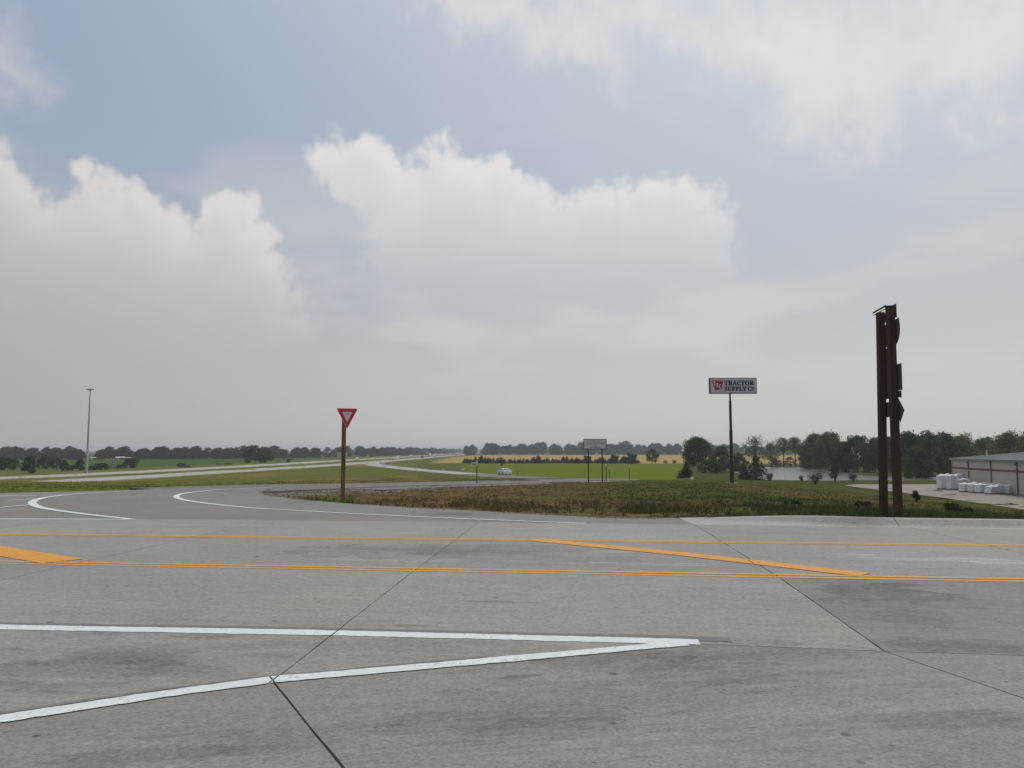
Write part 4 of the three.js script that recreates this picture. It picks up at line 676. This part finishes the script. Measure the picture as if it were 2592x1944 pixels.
// route assembly on two heavy timber posts, seen from its edge
{
  const dn = 20.4, df = 21.35, xn = xAt(2274, 1306, dn), xf = xAt(2237, 1303, df), g = thing('route_assembly', 'two tall square timber posts carrying stacked route plates seen edge-on beside the kerb', 'sign', 0, 0, 0, 0);
  g.position.set(xn, 0, -dn); const tm = timber(.16, .10, .075), dx = xf - xn, dz = -(df - dn);
  const Y = (v, d) => yAt(2250, v, d), tn = Y(774, dn), tf = Y(791, df), back = mat(.10, .075, .066, .7), faceW = mat(.7, .7, .7, .5);
  const leaned = (q, x) => { if (x) q.applyMatrix4(new THREE.Matrix4().set(1, .022, 0, 0, 0, 1, 0, 0, 0, 0, 1, 0, 0, 0, 0, 1)); return q; };   // the farther post leans a little
  for (const [x, z, top] of [[0, 0, tn], [dx, dz, tf]]) { const p = part(g, 'post', leaned(T(new RoundedBoxGeometry(.175, top + .6, .175, 2, .012), x, (top - .6) / 2, z), x), tm); part(p, 'drilled_hole', T(new THREE.CylinderGeometry(.028, .028, .012, 12), x - .02, .42, z + .088, Math.PI / 2), mat(.008, .007, .006)); part(p, 'drilled_hole', T(new THREE.CylinderGeometry(.028, .028, .012, 12), x - .088, .46, z, 0, 0, Math.PI / 2), mat(.008, .007, .006)); }
  const R2 = (z, w, y0, y1) => { const s = new THREE.Shape(); s.moveTo(-w, y0); s.lineTo(w, y0); s.lineTo(w, y1); s.lineTo(-w, y1); return s; };
  const shieldS = (w, y0, y1) => { const s = new THREE.Shape(), h = y1 - y0; s.moveTo(0, y0); s.bezierCurveTo(-w * .5, y0 + h * .08, -w * 1.1, y0 + h * .3, -w, y0 + h * .72); s.quadraticCurveTo(-w * .9, y0 + h * .9, -w * .8, y1); s.quadraticCurveTo(0, y1 - h * .1, w * .8, y1); s.quadraticCurveTo(w * .9, y0 + h * .9, w, y0 + h * .72); s.bezierCurveTo(w * 1.1, y0 + h * .3, w * .5, y0 + h * .08, 0, y0); return s; };
  const arrowS = (w, y0, y1) => { const s = new THREE.Shape(), h = y1 - y0; s.moveTo(-w, y0 + h * .5); s.lineTo(-w * .25, y0); s.lineTo(-w * .1, y0 + h * .2); s.lineTo(w, y0 + h * .2); s.lineTo(w, y1); s.lineTo(-w * .1, y1); s.closePath(); return s; };
  // shape drawn in (depth, height); turned so that it faces along the road
  const plate = (name, shape, x, z, m) => { const p = part(g, name, leaned(T(new THREE.ExtrudeGeometry(shape, { depth: .006, bevelEnabled: false, curveSegments: 10 }), 0, 0, 0, 0, Math.PI / 2, 0).translate(x + .10, 0, z), x), back); return p; };
  const Yn = v => Y(v, dn - .1), Yf = v => Y(v, df - .1);
  // +shape x maps to -z (away); mirrored so that the pointed side faces the road
  const stack = (x, z, f, k) => { for (const [n, s] of k) { const p = plate(n, s, x, z); part(p, 'face', leaned(T(new THREE.ExtrudeGeometry(s, { depth: .002, bevelEnabled: false, curveSegments: 10 }), 0, 0, 0, 0, Math.PI / 2, 0).translate(x + .1075, 0, z), x), faceW); } };
  stack(0, 0, Yn, [['direction_plate', R2(0, .13, Yn(803), Yn(769))], ['route_shield', shieldS(.27, Yn(873), Yn(805))], ['route_plate', R2(0, .27, Yn(988), Yn(921))], ['direction_plate', R2(0, .21, Yn(1006), Yn(989))], ['arrow_plate', arrowS(.33, Yn(1070), Yn(1007))]]);
  stack(dx, dz, Yf, [['direction_plate', R2(0, .22, Yf(816), Yf(792))], ['route_shield', shieldS(.27, Yf(884), Yf(819))], ['route_plate', R2(0, .25, Yf(1010), Yf(882))], ['direction_plate', R2(0, .25, Yf(1056), Yf(1018))]]);
  for (let k = 0; k < 7; k++) { part(g, 'bolt', T(new THREE.CylinderGeometry(.014, .014, .02, 8), -.095, 1.9 + k * .5, 0, 0, 0, Math.PI / 2), steelDark); part(g, 'bolt', leaned(T(new THREE.CylinderGeometry(.014, .014, .02, 8), dx - .095, 2.0 + k * .48, dz, 0, 0, Math.PI / 2), dx), steelDark); }
  for (const [o, t] of [[.0, .05], [-.075, .025]]) part(g, 'brace', T(limb([dx - .115 + .022 * tf, tf + .02 + o, dz - .16], [-.115, tn - .0 + o, .02], t * .5, t * .5, 4)), steelDark);
}
// small post with a white plate, beside the gravel
{
  const d = 60, x = xAt(1207, 1222, d), e = level(x, d), g = thing('plate_post', 'thin dark post with white cap and small outlined plate beside the ramp gravel', 'sign', x, e, d, 0), Y = v => yAt(1207, v, d) - e, k = d / FPX;
  part(g, 'post', box(.07, Y(1174) + .3, .05, 0, (Y(1174) - .3) / 2, 0), mat(.03, .028, .026, .8));
  part(g, 'cap', box(.085, Y(1166) - Y(1174), .03, 0, (Y(1166) + Y(1174)) / 2, .03), mat(.72, .72, .72, .5));
  const p = part(g, 'plate', rbox(14 * k, 9 * k, .012, .005, -6 * k, (Y(1171) + Y(1180)) / 2, .05), mat(.70, .70, .70, .5));
  part(p, 'panel', box(10.5 * k, 5.4 * k, .004, -6.4 * k, (Y(1171.5) + Y(1180)) / 2, .059), mat(.28, .27, .27, .6));
}
// delineator posts along the ramp
for (const [u, vt, vb, d, lab] of [[1535, 1174, 1211, 80, 'dark delineator post with white top right behind the two-post sign'], [1543, 1183, 1203, 126, 'short delineator post on the outer side of the ramp bend'], [1593, 1178, 1208, 92, 'delineator post at the tip of the ramp bend'], [1310, 1187, 1202, 158, 'delineator post past the white sedan on the ramp'], [1016, 1174, 1184, 255, 'delineator post at the ramp where it straightens'], [1053, 1182, 1191, 222, 'delineator post inside the long ramp curve'], [962, 1157, 1171, 340, 'delineator post on the gore between ramp and freeway']]) {
  const x = xAt(u, vb, d), e = level(x, d), h = yAt(u, vt, d) - e, g = thing('delineator_post', lab, 'post', x, e, d, 0, 'delineator posts along the ramp');
  part(g, 'post', box(.075, h + .2, .04, 0, (h - .2) / 2, 0), mat(.04, .045, .03, .8)); part(g, 'reflector', box(.095, .24, .02, 0, h - .13, .032), mat(.75, .75, .74, .4));
}
// yellow diamond warning sign near the merge
{
  const d = 352, x = xAt(931, 1171, d), e = level(x, d), g = thing('warning_sign', 'yellow diamond warning sign on a post where the ramp merges', 'sign', x, e, d, 0), h = yAt(931, 1150, d) - e;
  part(g, 'post', box(.12, h, .1, 0, h / 2 - .3, -.06), mat(.12, .11, .09)); const s = part(g, 'diamond', T(new RoundedBoxGeometry(1.2, 1.2, .02, 2, .008), 0, 0, 0, 0, 0, Math.PI / 4).translate(0, h - .75, 0), mat(.62, .40, .02, .5));
  part(s, 'arrow', merge([box(.13, .75, .006, 0, h - .8, .014), T(box(.10, .4, .006), .17, h - .72, .0145, 0, 0, -.7)]), mat(.01, .01, .01, .6));
}
// large guide signs along the freeway, backs towards us
for (const [u, vt, vb, vg, w, d, lab] of [[866, 1145, 1158, 1166, 26, 440, 'grey back of a large freeway guide sign partly hidden by the yield sign post'], [1081, 1141, 1148, 1156, 9, 680, 'grey guide sign on the freeway verge before the distant woods'], [286, 1163, 1178, 1187, 14, 245, 'weathered grey board on two poles beside a low bush beyond the freeway']]) {
  const x = xAt(u, vg, d), e = level(x, d), g = thing('guide_sign', lab, 'sign', x, e, d, .1), Y = v => yAt(u, v, d) - e, ww = w * d / FPX;
  for (const s of [-.3, .3]) part(g, 'post', box(.16, Y(vt) + .4, .16, s * ww, (Y(vt) - .5) / 2, -.1), mat(.14, .12, .10));
  part(g, 'panel', rbox(ww, Y(vt) - Y(vb), .05, .01, 0, (Y(vt) + Y(vb)) / 2, .02), mat(.30, .31, .32, .6));
  for (const s of [-.3, 0, .3]) part(g, 'stiffener', box(.06, Y(vt) - Y(vb), .05, s * ww, (Y(vt) + Y(vb)) / 2, .06), mat(.24, .25, .26, .6));
}
// high mast light
{
  const d = 197, x = xAt(219, 1198, d), e = level(x, d), g = thing('light_mast', 'tall slender galvanised light mast with a ring of lamps beyond the freeway', 'lamp', x, e, d, 0), h = yAt(224, 984, d) - e;
  part(g, 'mast', cyl(.12, .32, h + .3, 14, 0, -.3, 0), mat(.36, .37, .38, .55, { metalness: .3 }));
  const ring = part(g, 'lamp_ring', T(new THREE.TorusGeometry(.45, .06, 8, 24), 0, h - .25, 0, Math.PI / 2), steel);
  part(ring, 'hub', cyl(.22, .26, .55, 12, 0, h - .45, 0), steel);
  for (let i = 0; i < 6; i++) { const a = i * Math.PI / 3; part(ring, 'arm', limb([0, h - .25, 0], [Math.cos(a) * .6, h - .12, Math.sin(a) * .6], .04, .04, 5), steel); part(g, 'luminaire', T(new THREE.SphereGeometry(.36, 12, 8), 0, 0, 0).scale(.8, .45, .8).translate(Math.cos(a) * .75, h - .15, Math.sin(a) * .75), mat(.5, .5, .5, .5)); }
}
// pale farm buildings before the woods
for (const [u, v, d, w, h, lab] of [[290, 1163, 452, 4.6, 1.6, 'pale low farm building before the woods behind the board on two poles'], [318, 1162, 462, 2.4, 1.4, 'small pale shed next to the low farm building before the woods'], [226, 1162, 458, 2.8, 1.4, 'pale shed before the woods beside the light mast']]) {
  const x = xAt(u, v, d), g = thing('farm_building', lab, 'building', x, level(x, d), d, .3), wl = part(g, 'wall', box(w, h + .3, w * .6, 0, h / 2 - .15, 0), mat(.34, .33, .31)), s = new THREE.Shape(); s.moveTo(-w * .34, 0); s.lineTo(w * .34, 0); s.lineTo(0, w * .16);
  part(g, 'roof', T(new THREE.ExtrudeGeometry(s, { depth: w + .4, bevelEnabled: false }), 0, 0, -(w + .4) / 2, 0, Math.PI / 2).translate(0, h, 0), mat(.42, .42, .41)); part(wl, 'door', box(.8, 1.3, .06, w * .2, .65, w * .3 + .02), mat(.12, .1, .09)); part(wl, 'window', box(.6, .5, .06, -w * .2, 1.0, w * .3 + .02), mat(.05, .05, .06, .2));
}
// utility box and small white board at the foot of the cottonwood
{
  const d = 118, x = xAt(1742, 1213, d), g = thing('utility_box', 'small grey utility box standing beside the small dark cedar', 'box', x, level(x, d), d, .3); part(g, 'cabinet', rbox(.75, .55, .5, .03, 0, .26, 0), mat(.26, .27, .27, .6)); part(g, 'lid', rbox(.79, .06, .54, .02, 0, .56, 0), mat(.3, .31, .31, .6));
  const x2 = xAt(1752, 1215, 112), g2 = thing('notice_board', 'small leaning white board beside the grey utility box', 'board', x2, level(x2, 112), 112, .15); part(g2, 'panel', T(rbox(.42, .62, .03, .01), .0, .38, 0, -.08, 0, -.12), mat(.70, .70, .69, .6)); part(g2, 'stake', box(.05, .6, .04, 0, .1, -.05), mat(.2, .16, .1));
}
for (const [u, v, d, w, h, lab] of [[1172, 1185, 236, .9, .6, 'small white marker box in the grass inside the ramp curve'], [1121, 1187, 232, .4, .35, 'tiny white marker in the grass near the long ramp curve'], [179, 1190, 232, 1.6, .8, 'small white tank among bushes beyond the freeway']]) { const x = xAt(u, v, d), g = thing('white_marker', lab, 'marker', x, level(x, d), d, .4); part(g, 'body', rbox(w, h, w * .6, .05, 0, h / 2 - .05, 0), mat(.6, .6, .58, .6)); part(g, 'cap', rbox(w * .7, .08, w * .4, .03, 0, h - .03, 0), mat(.5, .5, .48, .6)); }
for (const [u, v, d, lab] of [[1684, 1170, 372, 'small brown round bale at the edge of the golden field near the lone tree'], [1707, 1169, 372, 'darker round bale at the edge of the golden field near the cottonwood']]) { const x = xAt(u, v, d), g = thing('hay_bale', lab, 'bale', x, level(x, d), d, .5); part(g, 'roll', T(new THREE.CylinderGeometry(.72, .72, 1.2, 22), 0, .66, 0, 0, 0, Math.PI / 2), mat(...(u < 1700 ? [.20, .14, .08] : [.07, .055, .035]))); part(g, 'twine', T(new THREE.TorusGeometry(.725, .02, 5, 26), 0, .66, 0, 0, Math.PI / 2), mat(.3, .25, .15)); }

// ---------------------------------------------------------------- store
{
  const A = [xAt(2579, 1252, 105), 105], dir = [Math.sin(11.1 * R), Math.cos(11.1 * R)], per = [Math.cos(11.1 * R), -Math.sin(11.1 * R)];
  const g = thing('store_building', 'long beige metal store building with red stripe and low grey roof beside the lot', 'building', A[0], -4.2, A[1], 0);
  g.rotation.y = -11.1 * R;       // local -z runs along the wall away, local +x into the building
  const far = 24.4, near = 26, deep = 34, H = 4.55, slope = .09, wallM = new THREE.MeshStandardMaterial({ color: new THREE.Color().setRGB(.46, .41, .355), roughness: .75, bumpMap: dataTex(128, 8, i => { const v = (i % 16) < 4 ? 255 : 90; return [v, v, v]; }, false), bumpScale: .02 });
  wallM.bumpMap.repeat.set(21, 1);
  const wall = part(g, 'side_wall', box(.2, H, far + near, .1, H / 2, (near - far) / 2), wallM);
  for (const [z] of [[-far + .1], [near - .1]]) { const s = new THREE.Shape(); s.moveTo(.21, 0); s.lineTo(deep, 0); s.lineTo(deep, H); s.lineTo(deep / 2, H + slope * deep / 2 - .1); s.lineTo(.21, H - .05); part(g, 'end_wall', ext(s, .2, z - .1), wallM); }
  part(g, 'back_wall', box(.2, H, far + near - .4, deep + .1, H / 2, (near - far) / 2), wallM);
  const roofM = mat(.20, .215, .22, .6, { metalness: .2 }), L = Math.hypot(deep / 2 + .5, slope * (deep / 2 + .5)), an = Math.atan(slope);
  for (const s of [1, -1]) { const rf = part(g, 'roof', T(new THREE.BoxGeometry(L, .12, far + near + .6), 0, 0, 0, 0, 0, s * an).translate(s > 0 ? deep / 4 - .2 : deep * .75 + .2, H + slope * deep / 4 + .05, (near - far) / 2), roofM); for (let k = 0; k < 27; k++) { const z = -far + .8 + k * 1.86; part(rf, 'seam', T(new THREE.BoxGeometry(L, .05, .06), 0, .085, 0, 0, 0, s * an).translate(s > 0 ? deep / 4 - .2 : deep * .75 + .2, H + slope * deep / 4 + .05, z), roofM); } }
  part(g, 'gutter', box(.18, .2, far + near + .6, -.30, H - .06, (near - far) / 2), mat(.24, .26, .27, .5, { metalness: .3 }));
  part(wall, 'red_stripe', box(.02, .30, far + near, -.012, H - 1.45, (near - far) / 2), mat(.17, .024, .024, .6));
  part(wall, 'corner_trim', box(.12, H, .16, -.03, H / 2, -far - .05), mat(.30, .33, .33, .6));
  for (const z of [-17.2, -8.6, 0, 8.6, 17.2]) { part(g, 'downspout', box(.16, H - .2, .14, -.09, H / 2 - .1, z), mat(.15, .14, .13, .6)); }
  for (const z of [-17.2, 0]) { const l = part(wall, 'wall_light', rbox(.22, .16, .34, .03, -.12, H - .55, z - .5), mat(.04, .04, .04)); part(l, 'bracket', box(.1, .06, .06, -.03, H - .45, z - .5), steelDark); }
  part(wall, 'base_flashing', box(.03, .18, far + near, -.02, .09, (near - far) / 2), mat(.2, .19, .18));
  const vent = part(g, 'vent_pipe', cyl(.1, .1, 1.1, 10, 3.2, H + slope * 3.2, -19), mat(.5, .5, .5, .5)); part(vent, 'flashing', cyl(.12, .28, .12, 10, 3.2, H + slope * 3.2 + .08, -19), steel);
  for (const z of [-9, 6]) { const dm = part(g, 'roof_dome', T(new THREE.SphereGeometry(1.15, 20, 10, 0, 6.2832, 0, Math.PI / 2), 0, 0, 0).scale(1, .42, 1).translate(8.2, H + slope * 8.2 + .24, z), mat(.52, .53, .52, .5)); part(dm, 'kerb', box(2.1, .24, 2.1, 8.2, H + slope * 8.2 + .12, z), mat(.2, .2, .2)); }
}
// white bags on pallets
{
  const bag = (() => { const g = new THREE.BoxGeometry(1, 1, 1, 5, 2, 4), p = g.attributes.position; for (let i = 0; i < p.count; i++) { let x = p.getX(i), y = p.getY(i), z = p.getZ(i); const e = Math.max(0, 1 - Math.pow(Math.abs(2 * x), 4)) * Math.max(0, 1 - Math.pow(Math.abs(2 * z), 4)); p.setXYZ(i, x * (.94 + .06 * e), y * (.45 + .6 * e), z * (.94 + .06 * e)); } g.computeVertexNormals(); return g; })();
  const white = new THREE.MeshPhysicalMaterial({ color: new THREE.Color().setRGB(.82, .82, .82), roughness: .5 }), palletM = timber(.22, .16, .10);
  const pallet = (u, v, d, layers, lab, turn, slump, e = -4.2) => {
    const x = xAt(u, v, d), g = thing('bag_pallet', lab, 'pallet', x, e, d, turn, 'pallets of white bags beside the store'), r = rng(u * 7 | 0);
    for (let k = 0; k < 3; k++) part(g, 'bearer', box(1.15, .09, .1, 0, .05, -.4 + k * .4), palletM); for (let k = 0; k < 6; k++) part(g, 'deck_board', box(.12, .022, 1.0, -.5 + k * .2, .107, 0), palletM);
    const bs = [], lh = .135;
    for (let l = 0; l < layers; l++) { const rot = l % 2, n = rot ? [[-.31, -.27], [.31, -.27], [-.31, .27], [.31, .27]] : [[-.40, 0], [0, 0], [.40, 0]]; for (const [bx, bz] of n) { const b = bag.clone(); b.scale(rot ? .63 : .42, lh * 1.25, rot ? .55 : 1.06); b.rotateY((r() - .5) * .08); const sl = slump ? l * .022 : 0; b.translate(bx + (r() - .5) * .04 + sl, .19 + l * lh, bz + (r() - .5) * .04 + sl * .6); bs.push(b); } }
    const s = part(g, 'bag_stack', merge(bs), white); s.userData.kind = 'stuff';
    if (layers) { const b = bag.clone(); b.scale(.66, .16, .5); b.rotateY(r()); const top = part(g, 'loose_bag', T(b, (r() - .5) * .3, .19 + layers * lh, (r() - .5) * .3), white); }
  };
  const tall = 'tall double-height pallet of white bags at the corner of the store', mid = 'medium-height pallet of white bags between the tall and the low ones', low = 'low pallet of white bags in the row along the store wall';
  for (const [u, v, d] of [[2386, 1239, 121], [2411, 1242, 119.5], [2400, 1236, 124], [2424, 1236, 123], [2438, 1236, 124.5]]) pallet(u, v, d, 15, tall, .15);
  for (const [u, v, d] of [[2436, 1240, 119], [2460, 1240, 122]]) pallet(u, v, d, 11, mid, .12);
  for (const [u, v, d] of [[2443, 1246, 113], [2463, 1248, 112], [2484, 1250, 110.5], [2530, 1252, 108], [2556, 1252, 107.5], [2470, 1244, 115.5], [2492, 1246, 114], [2514, 1247, 112.5], [2536, 1248, 111], [2558, 1248, 110.5]]) pallet(u, v, d, 8, low, .2);
  pallet(2508, 1253, 107.6, 7, 'low pallet whose white bags have slumped sideways in the row along the store wall', .3, true);
}
console.log('store done');

// ---------------------------------------------------------------- vehicles
const glassM = new THREE.MeshPhysicalMaterial({ color: new THREE.Color().setRGB(.015, .017, .019), roughness: .08, clearcoat: 1 }), tyreM = mat(.016, .016, .016, .9), rimM = mat(.4, .41, .42, .35, { metalness: .8 }), tailM = mat(.25, .01, .012, .3), headM = mat(.7, .7, .7, .2), trimM = mat(.02, .02, .02, .7);
function car(name, kind, colour) {      // nose towards -z, base on y = 0
  const g = new THREE.Group(); g.name = name;
  const paint = new THREE.MeshPhysicalMaterial({ color: new THREE.Color().setRGB(...colour), roughness: .35, clearcoat: .8, clearcoatRoughness: .1 });
  const S = { sedan: { L: 4.65, W: 1.8, lower: [[-2.32, .32], [-2.34, .62], [-2.2, .78], [-1.1, .93], [1.2, .98], [2.2, 1.0], [2.32, .85], [2.3, .34]], cab: [[-1.25, .9], [-.45, 1.38], [.15, 1.46], [.75, 1.43], [1.62, .96]], wb: 1.38 }, suv: { L: 4.7, W: 1.88, lower: [[-2.34, .4], [-2.36, .8], [-2.2, .98], [-1.2, 1.1], [2.25, 1.15], [2.34, .9], [2.3, .42]], cab: [[-1.35, 1.06], [-.6, 1.62], [0, 1.72], [1.7, 1.70], [2.24, 1.12]], wb: 1.4 }, van: { L: 6.4, W: 2.1, lower: [[-3.2, .45], [-3.2, .95], [-3.0, 1.15], [-2.2, 1.3], [3.15, 1.4], [3.2, .5]], cab: [[-2.3, 1.25], [-1.5, 2.3], [-1.0, 2.6], [3.1, 2.6], [3.15, 1.35]], wb: 1.95 } }[kind];
  const exX = (pts, w, bev) => { const s = new THREE.Shape(); pts.forEach((p, i) => i ? s.lineTo(...p) : s.moveTo(...p)); s.closePath(); const e = new THREE.ExtrudeGeometry(s, { depth: w - 2 * bev, bevelEnabled: true, bevelSize: bev, bevelThickness: bev, bevelSegments: 3 }); e.translate(0, 0, -(w - 2 * bev) / 2); e.rotateY(-Math.PI / 2); return e; };
  const wheelR = kind === 'van' ? .40 : .33;
  part(g, 'body', exX(S.lower, S.W, .06), paint);
  const cab = exX(S.cab, S.W - .12, .05), cp = cab.attributes.position; for (let i = 0; i < cp.count; i++) { const t = clamp((cp.getY(i) - S.cab[0][1]) / .6); cp.setX(i, cp.getX(i) * lerp(1, .82, t)); } cab.computeVertexNormals();
  part(g, 'cabin', cab, paint);
  const n = S.cab.length, f0 = S.cab[0], f1 = S.cab[1], b0 = S.cab[n - 1], b1 = S.cab[n - 2], pane = (a, b, w0, w1, out) => { const q = new THREE.BufferGeometry(), m = .1, A = [lerp(a[0], b[0], m), lerp(a[1], b[1], m)], B = [lerp(a[0], b[0], 1 - m), lerp(a[1], b[1], 1 - m)]; q.setAttribute('position', new THREE.Float32BufferAttribute([-w0, A[1] + .055, A[0] + out, w0, A[1] + .055, A[0] + out, w1, B[1] + .055, B[0] + out, -w1, B[1] + .055, B[0] + out], 3)); q.setIndex([0, 1, 2, 0, 2, 3]); q.computeVertexNormals(); return q; };
  part(g, 'windscreen', pane(f0, f1, S.W * .40, S.W * .34, -.035), glassM);
  part(g, 'rear_window', pane(b0, b1, S.W * .40, S.W * .34, .04), glassM);
  for (const s of [-1, 1]) {
    const y0 = f0[1] + .07, y1 = f1[1] - .02, xw = y => s * ((S.W - .12) / 2 * lerp(1, .82, clamp((y - f0[1]) / .6)) + .006), zf0 = lerp(f0[0], f1[0], .35), zf1 = f1[0] + .1, zb0 = lerp(b0[0], b1[0], .3), zb1 = b1[0] - .05, zm = kind === 'van' ? f1[0] + .75 : .2;
    for (const [a0, a1, c0, c1] of kind === 'van' ? [[zf0, zf1, zm, zm]] : [[zf0, zf1, zm - .05, zm - .05], [zm + .05, zm + .05, zb0, zb1]]) { const q = new THREE.BufferGeometry(); q.setAttribute('position', new THREE.Float32BufferAttribute([xw(y0), y0, a0, xw(y0), y0, c0, xw(y1), y1, c1, xw(y1), y1, a1], 3)); q.setIndex([0, 1, 2, 0, 2, 3]); q.computeVertexNormals(); part(g, 'side_window', q, glassM); }
    for (const z of [-S.wb, S.wb]) { const w = part(g, 'wheel', T(new THREE.CylinderGeometry(wheelR, wheelR, .22, 20), s * (S.W / 2 - .08), wheelR, z, 0, 0, Math.PI / 2), tyreM); part(w, 'rim', T(new THREE.CylinderGeometry(wheelR * .62, wheelR * .62, .02, 16), s * (S.W / 2 + .035), wheelR, z, 0, 0, Math.PI / 2), rimM); part(g, 'wheel_arch', T(new THREE.TorusGeometry(wheelR * 1.12, .04, 6, 18, Math.PI), s * (S.W / 2 + .0), wheelR, z, 0, Math.PI / 2), trimM); }
    part(g, 'tail_light', rbox(.34, .16, .08, .03, s * (S.W / 2 - .24), S.lower[S.lower.length - 2][1] - .08, S.L / 2 - .01), tailM);
    part(g, 'headlight', rbox(.36, .15, .1, .03, s * (S.W / 2 - .24), .68, -S.L / 2 + .02), headM);
    part(g, 'mirror', rbox(.16, .12, .1, .03, s * (S.W / 2 + .06), f0[1] + .08, f0[0] + .45), paint);
  }
  part(g, 'bumper', rbox(S.W * .94, .2, .16, .04, 0, .42, S.L / 2 - .02), kind === 'van' ? trimM : paint);
  part(g, 'number_plate', box(.34, .16, .012, 0, .70, S.L / 2 + .055), mat(.6, .6, .6));
  part(g, 'underbody', box(S.W * .86, .14, S.L * .9, 0, .30, 0), trimM);
  return g;
}
{
  const W = [.74, .75, .76], Gy = [.28, .29, .30], Dk = [.02, .022, .026];
  const sW = car('sedan', 'sedan', W), sG = car('sedan', 'sedan', Gy), sD = car('sedan', 'sedan', Dk), uD = car('sport_utility_vehicle', 'suv', Dk), uW = car('sport_utility_vehicle', 'suv', W), vW = car('van', 'van', [.78, .78, .78]);
  const set = (c, x, d, turn, lab, cat, group, y) => { const o = c.clone(); o.name = numbered(c.name); o.position.set(x, y ?? -3.98, -d); o.rotation.y = turn; tag(o, lab, cat, group); scene.add(o); };
  { const p = rampP.reduce((a, b) => Math.abs(b[1] - 178) < Math.abs(a[1] - 178) ? b : a); set(sW, xAt(1277, 1206, 178), 178, .34, 'white sedan driving away along the curving ramp', 'car', undefined, p[2] + .01); }
  const gF = 'vehicles on the freeway';
  set(sG, -70.5, 462, .02, 'grey sedan followed by a white one on the freeway beside the ramp merge', 'car', gF);
  set(sW, -70.5, 486, .02, 'white sedan just ahead of the grey one on the freeway', 'car', gF);
  set(uD, -66, 585, 0, 'dark sport utility vehicle on the nearer freeway lanes', 'car', gF);
  set(uW, -69.6, 690, 0, 'white sport utility vehicle next to the white van on the nearer lanes', 'car', gF);
  set(vW, -65.3, 668, 0, 'tall white van on the nearer freeway lanes', 'van', gF);
  set(sW, -91, 466, Math.PI, 'oncoming white sedan beside the yellow diamond sign', 'car', gF);
  set(sW, -92, 640, Math.PI, 'first oncoming white car in the far lanes above the grey sedan', 'car', gF);
  set(uW, -93, 730, Math.PI, 'oncoming white utility vehicle alone in the far lanes', 'car', gF);
  set(vW, -93, 900, Math.PI, 'oncoming white van in the far lanes near the distant guide sign', 'van', gF);
  for (const [c, x, d, t, lab] of [[sD, -67, 960, 0, 'distant dark car on the nearer freeway lanes'], [sD, -64.5, 985, 0, 'distant dark car on the nearer freeway lanes'], [sW, -93, 1050, 3.14, 'distant white car on the far freeway lanes'], [sW, -96, 1230, 3.14, 'distant white car on the far freeway lanes'], [sW, -93, 1330, 3.14, 'distant white car on the far freeway lanes'], [sW, -96, 1480, 3.14, 'distant white car on the far freeway lanes'], [uW, -93, 1600, 3.14, 'distant white car on the far freeway lanes']]) set(c, x, d, t, lab, 'car', gF);
}
// overpass far down the freeway
{
  const d = 1900, g = thing('overpass', 'hazy grey freeway overpass on slim piers far down the road', 'bridge', -95, -4, d, 0), con = mat(.22, .22, .22);
  const deck = part(g, 'deck', box(190, .5, 11, -10, 5.7, 0), con); part(deck, 'girder', box(120, 1.3, 8, -5, 4.85, 0), con); for (const s of [-1, 1]) part(deck, 'parapet', box(190, .9, .3, -10, 6.4, s * 5.3), con);
  for (const x of [-38, -8, 22]) part(g, 'pier', box(1.2, 4.6, 8, x, 2.0, 0), con); for (const s of [-1, 1]) part(g, 'abutment', box(36, 5.6, 12, -8 + s * 76, 2.6, 0), mat(.10, .12, .06));
}
console.log('all built');
renderer.render(scene, camera);
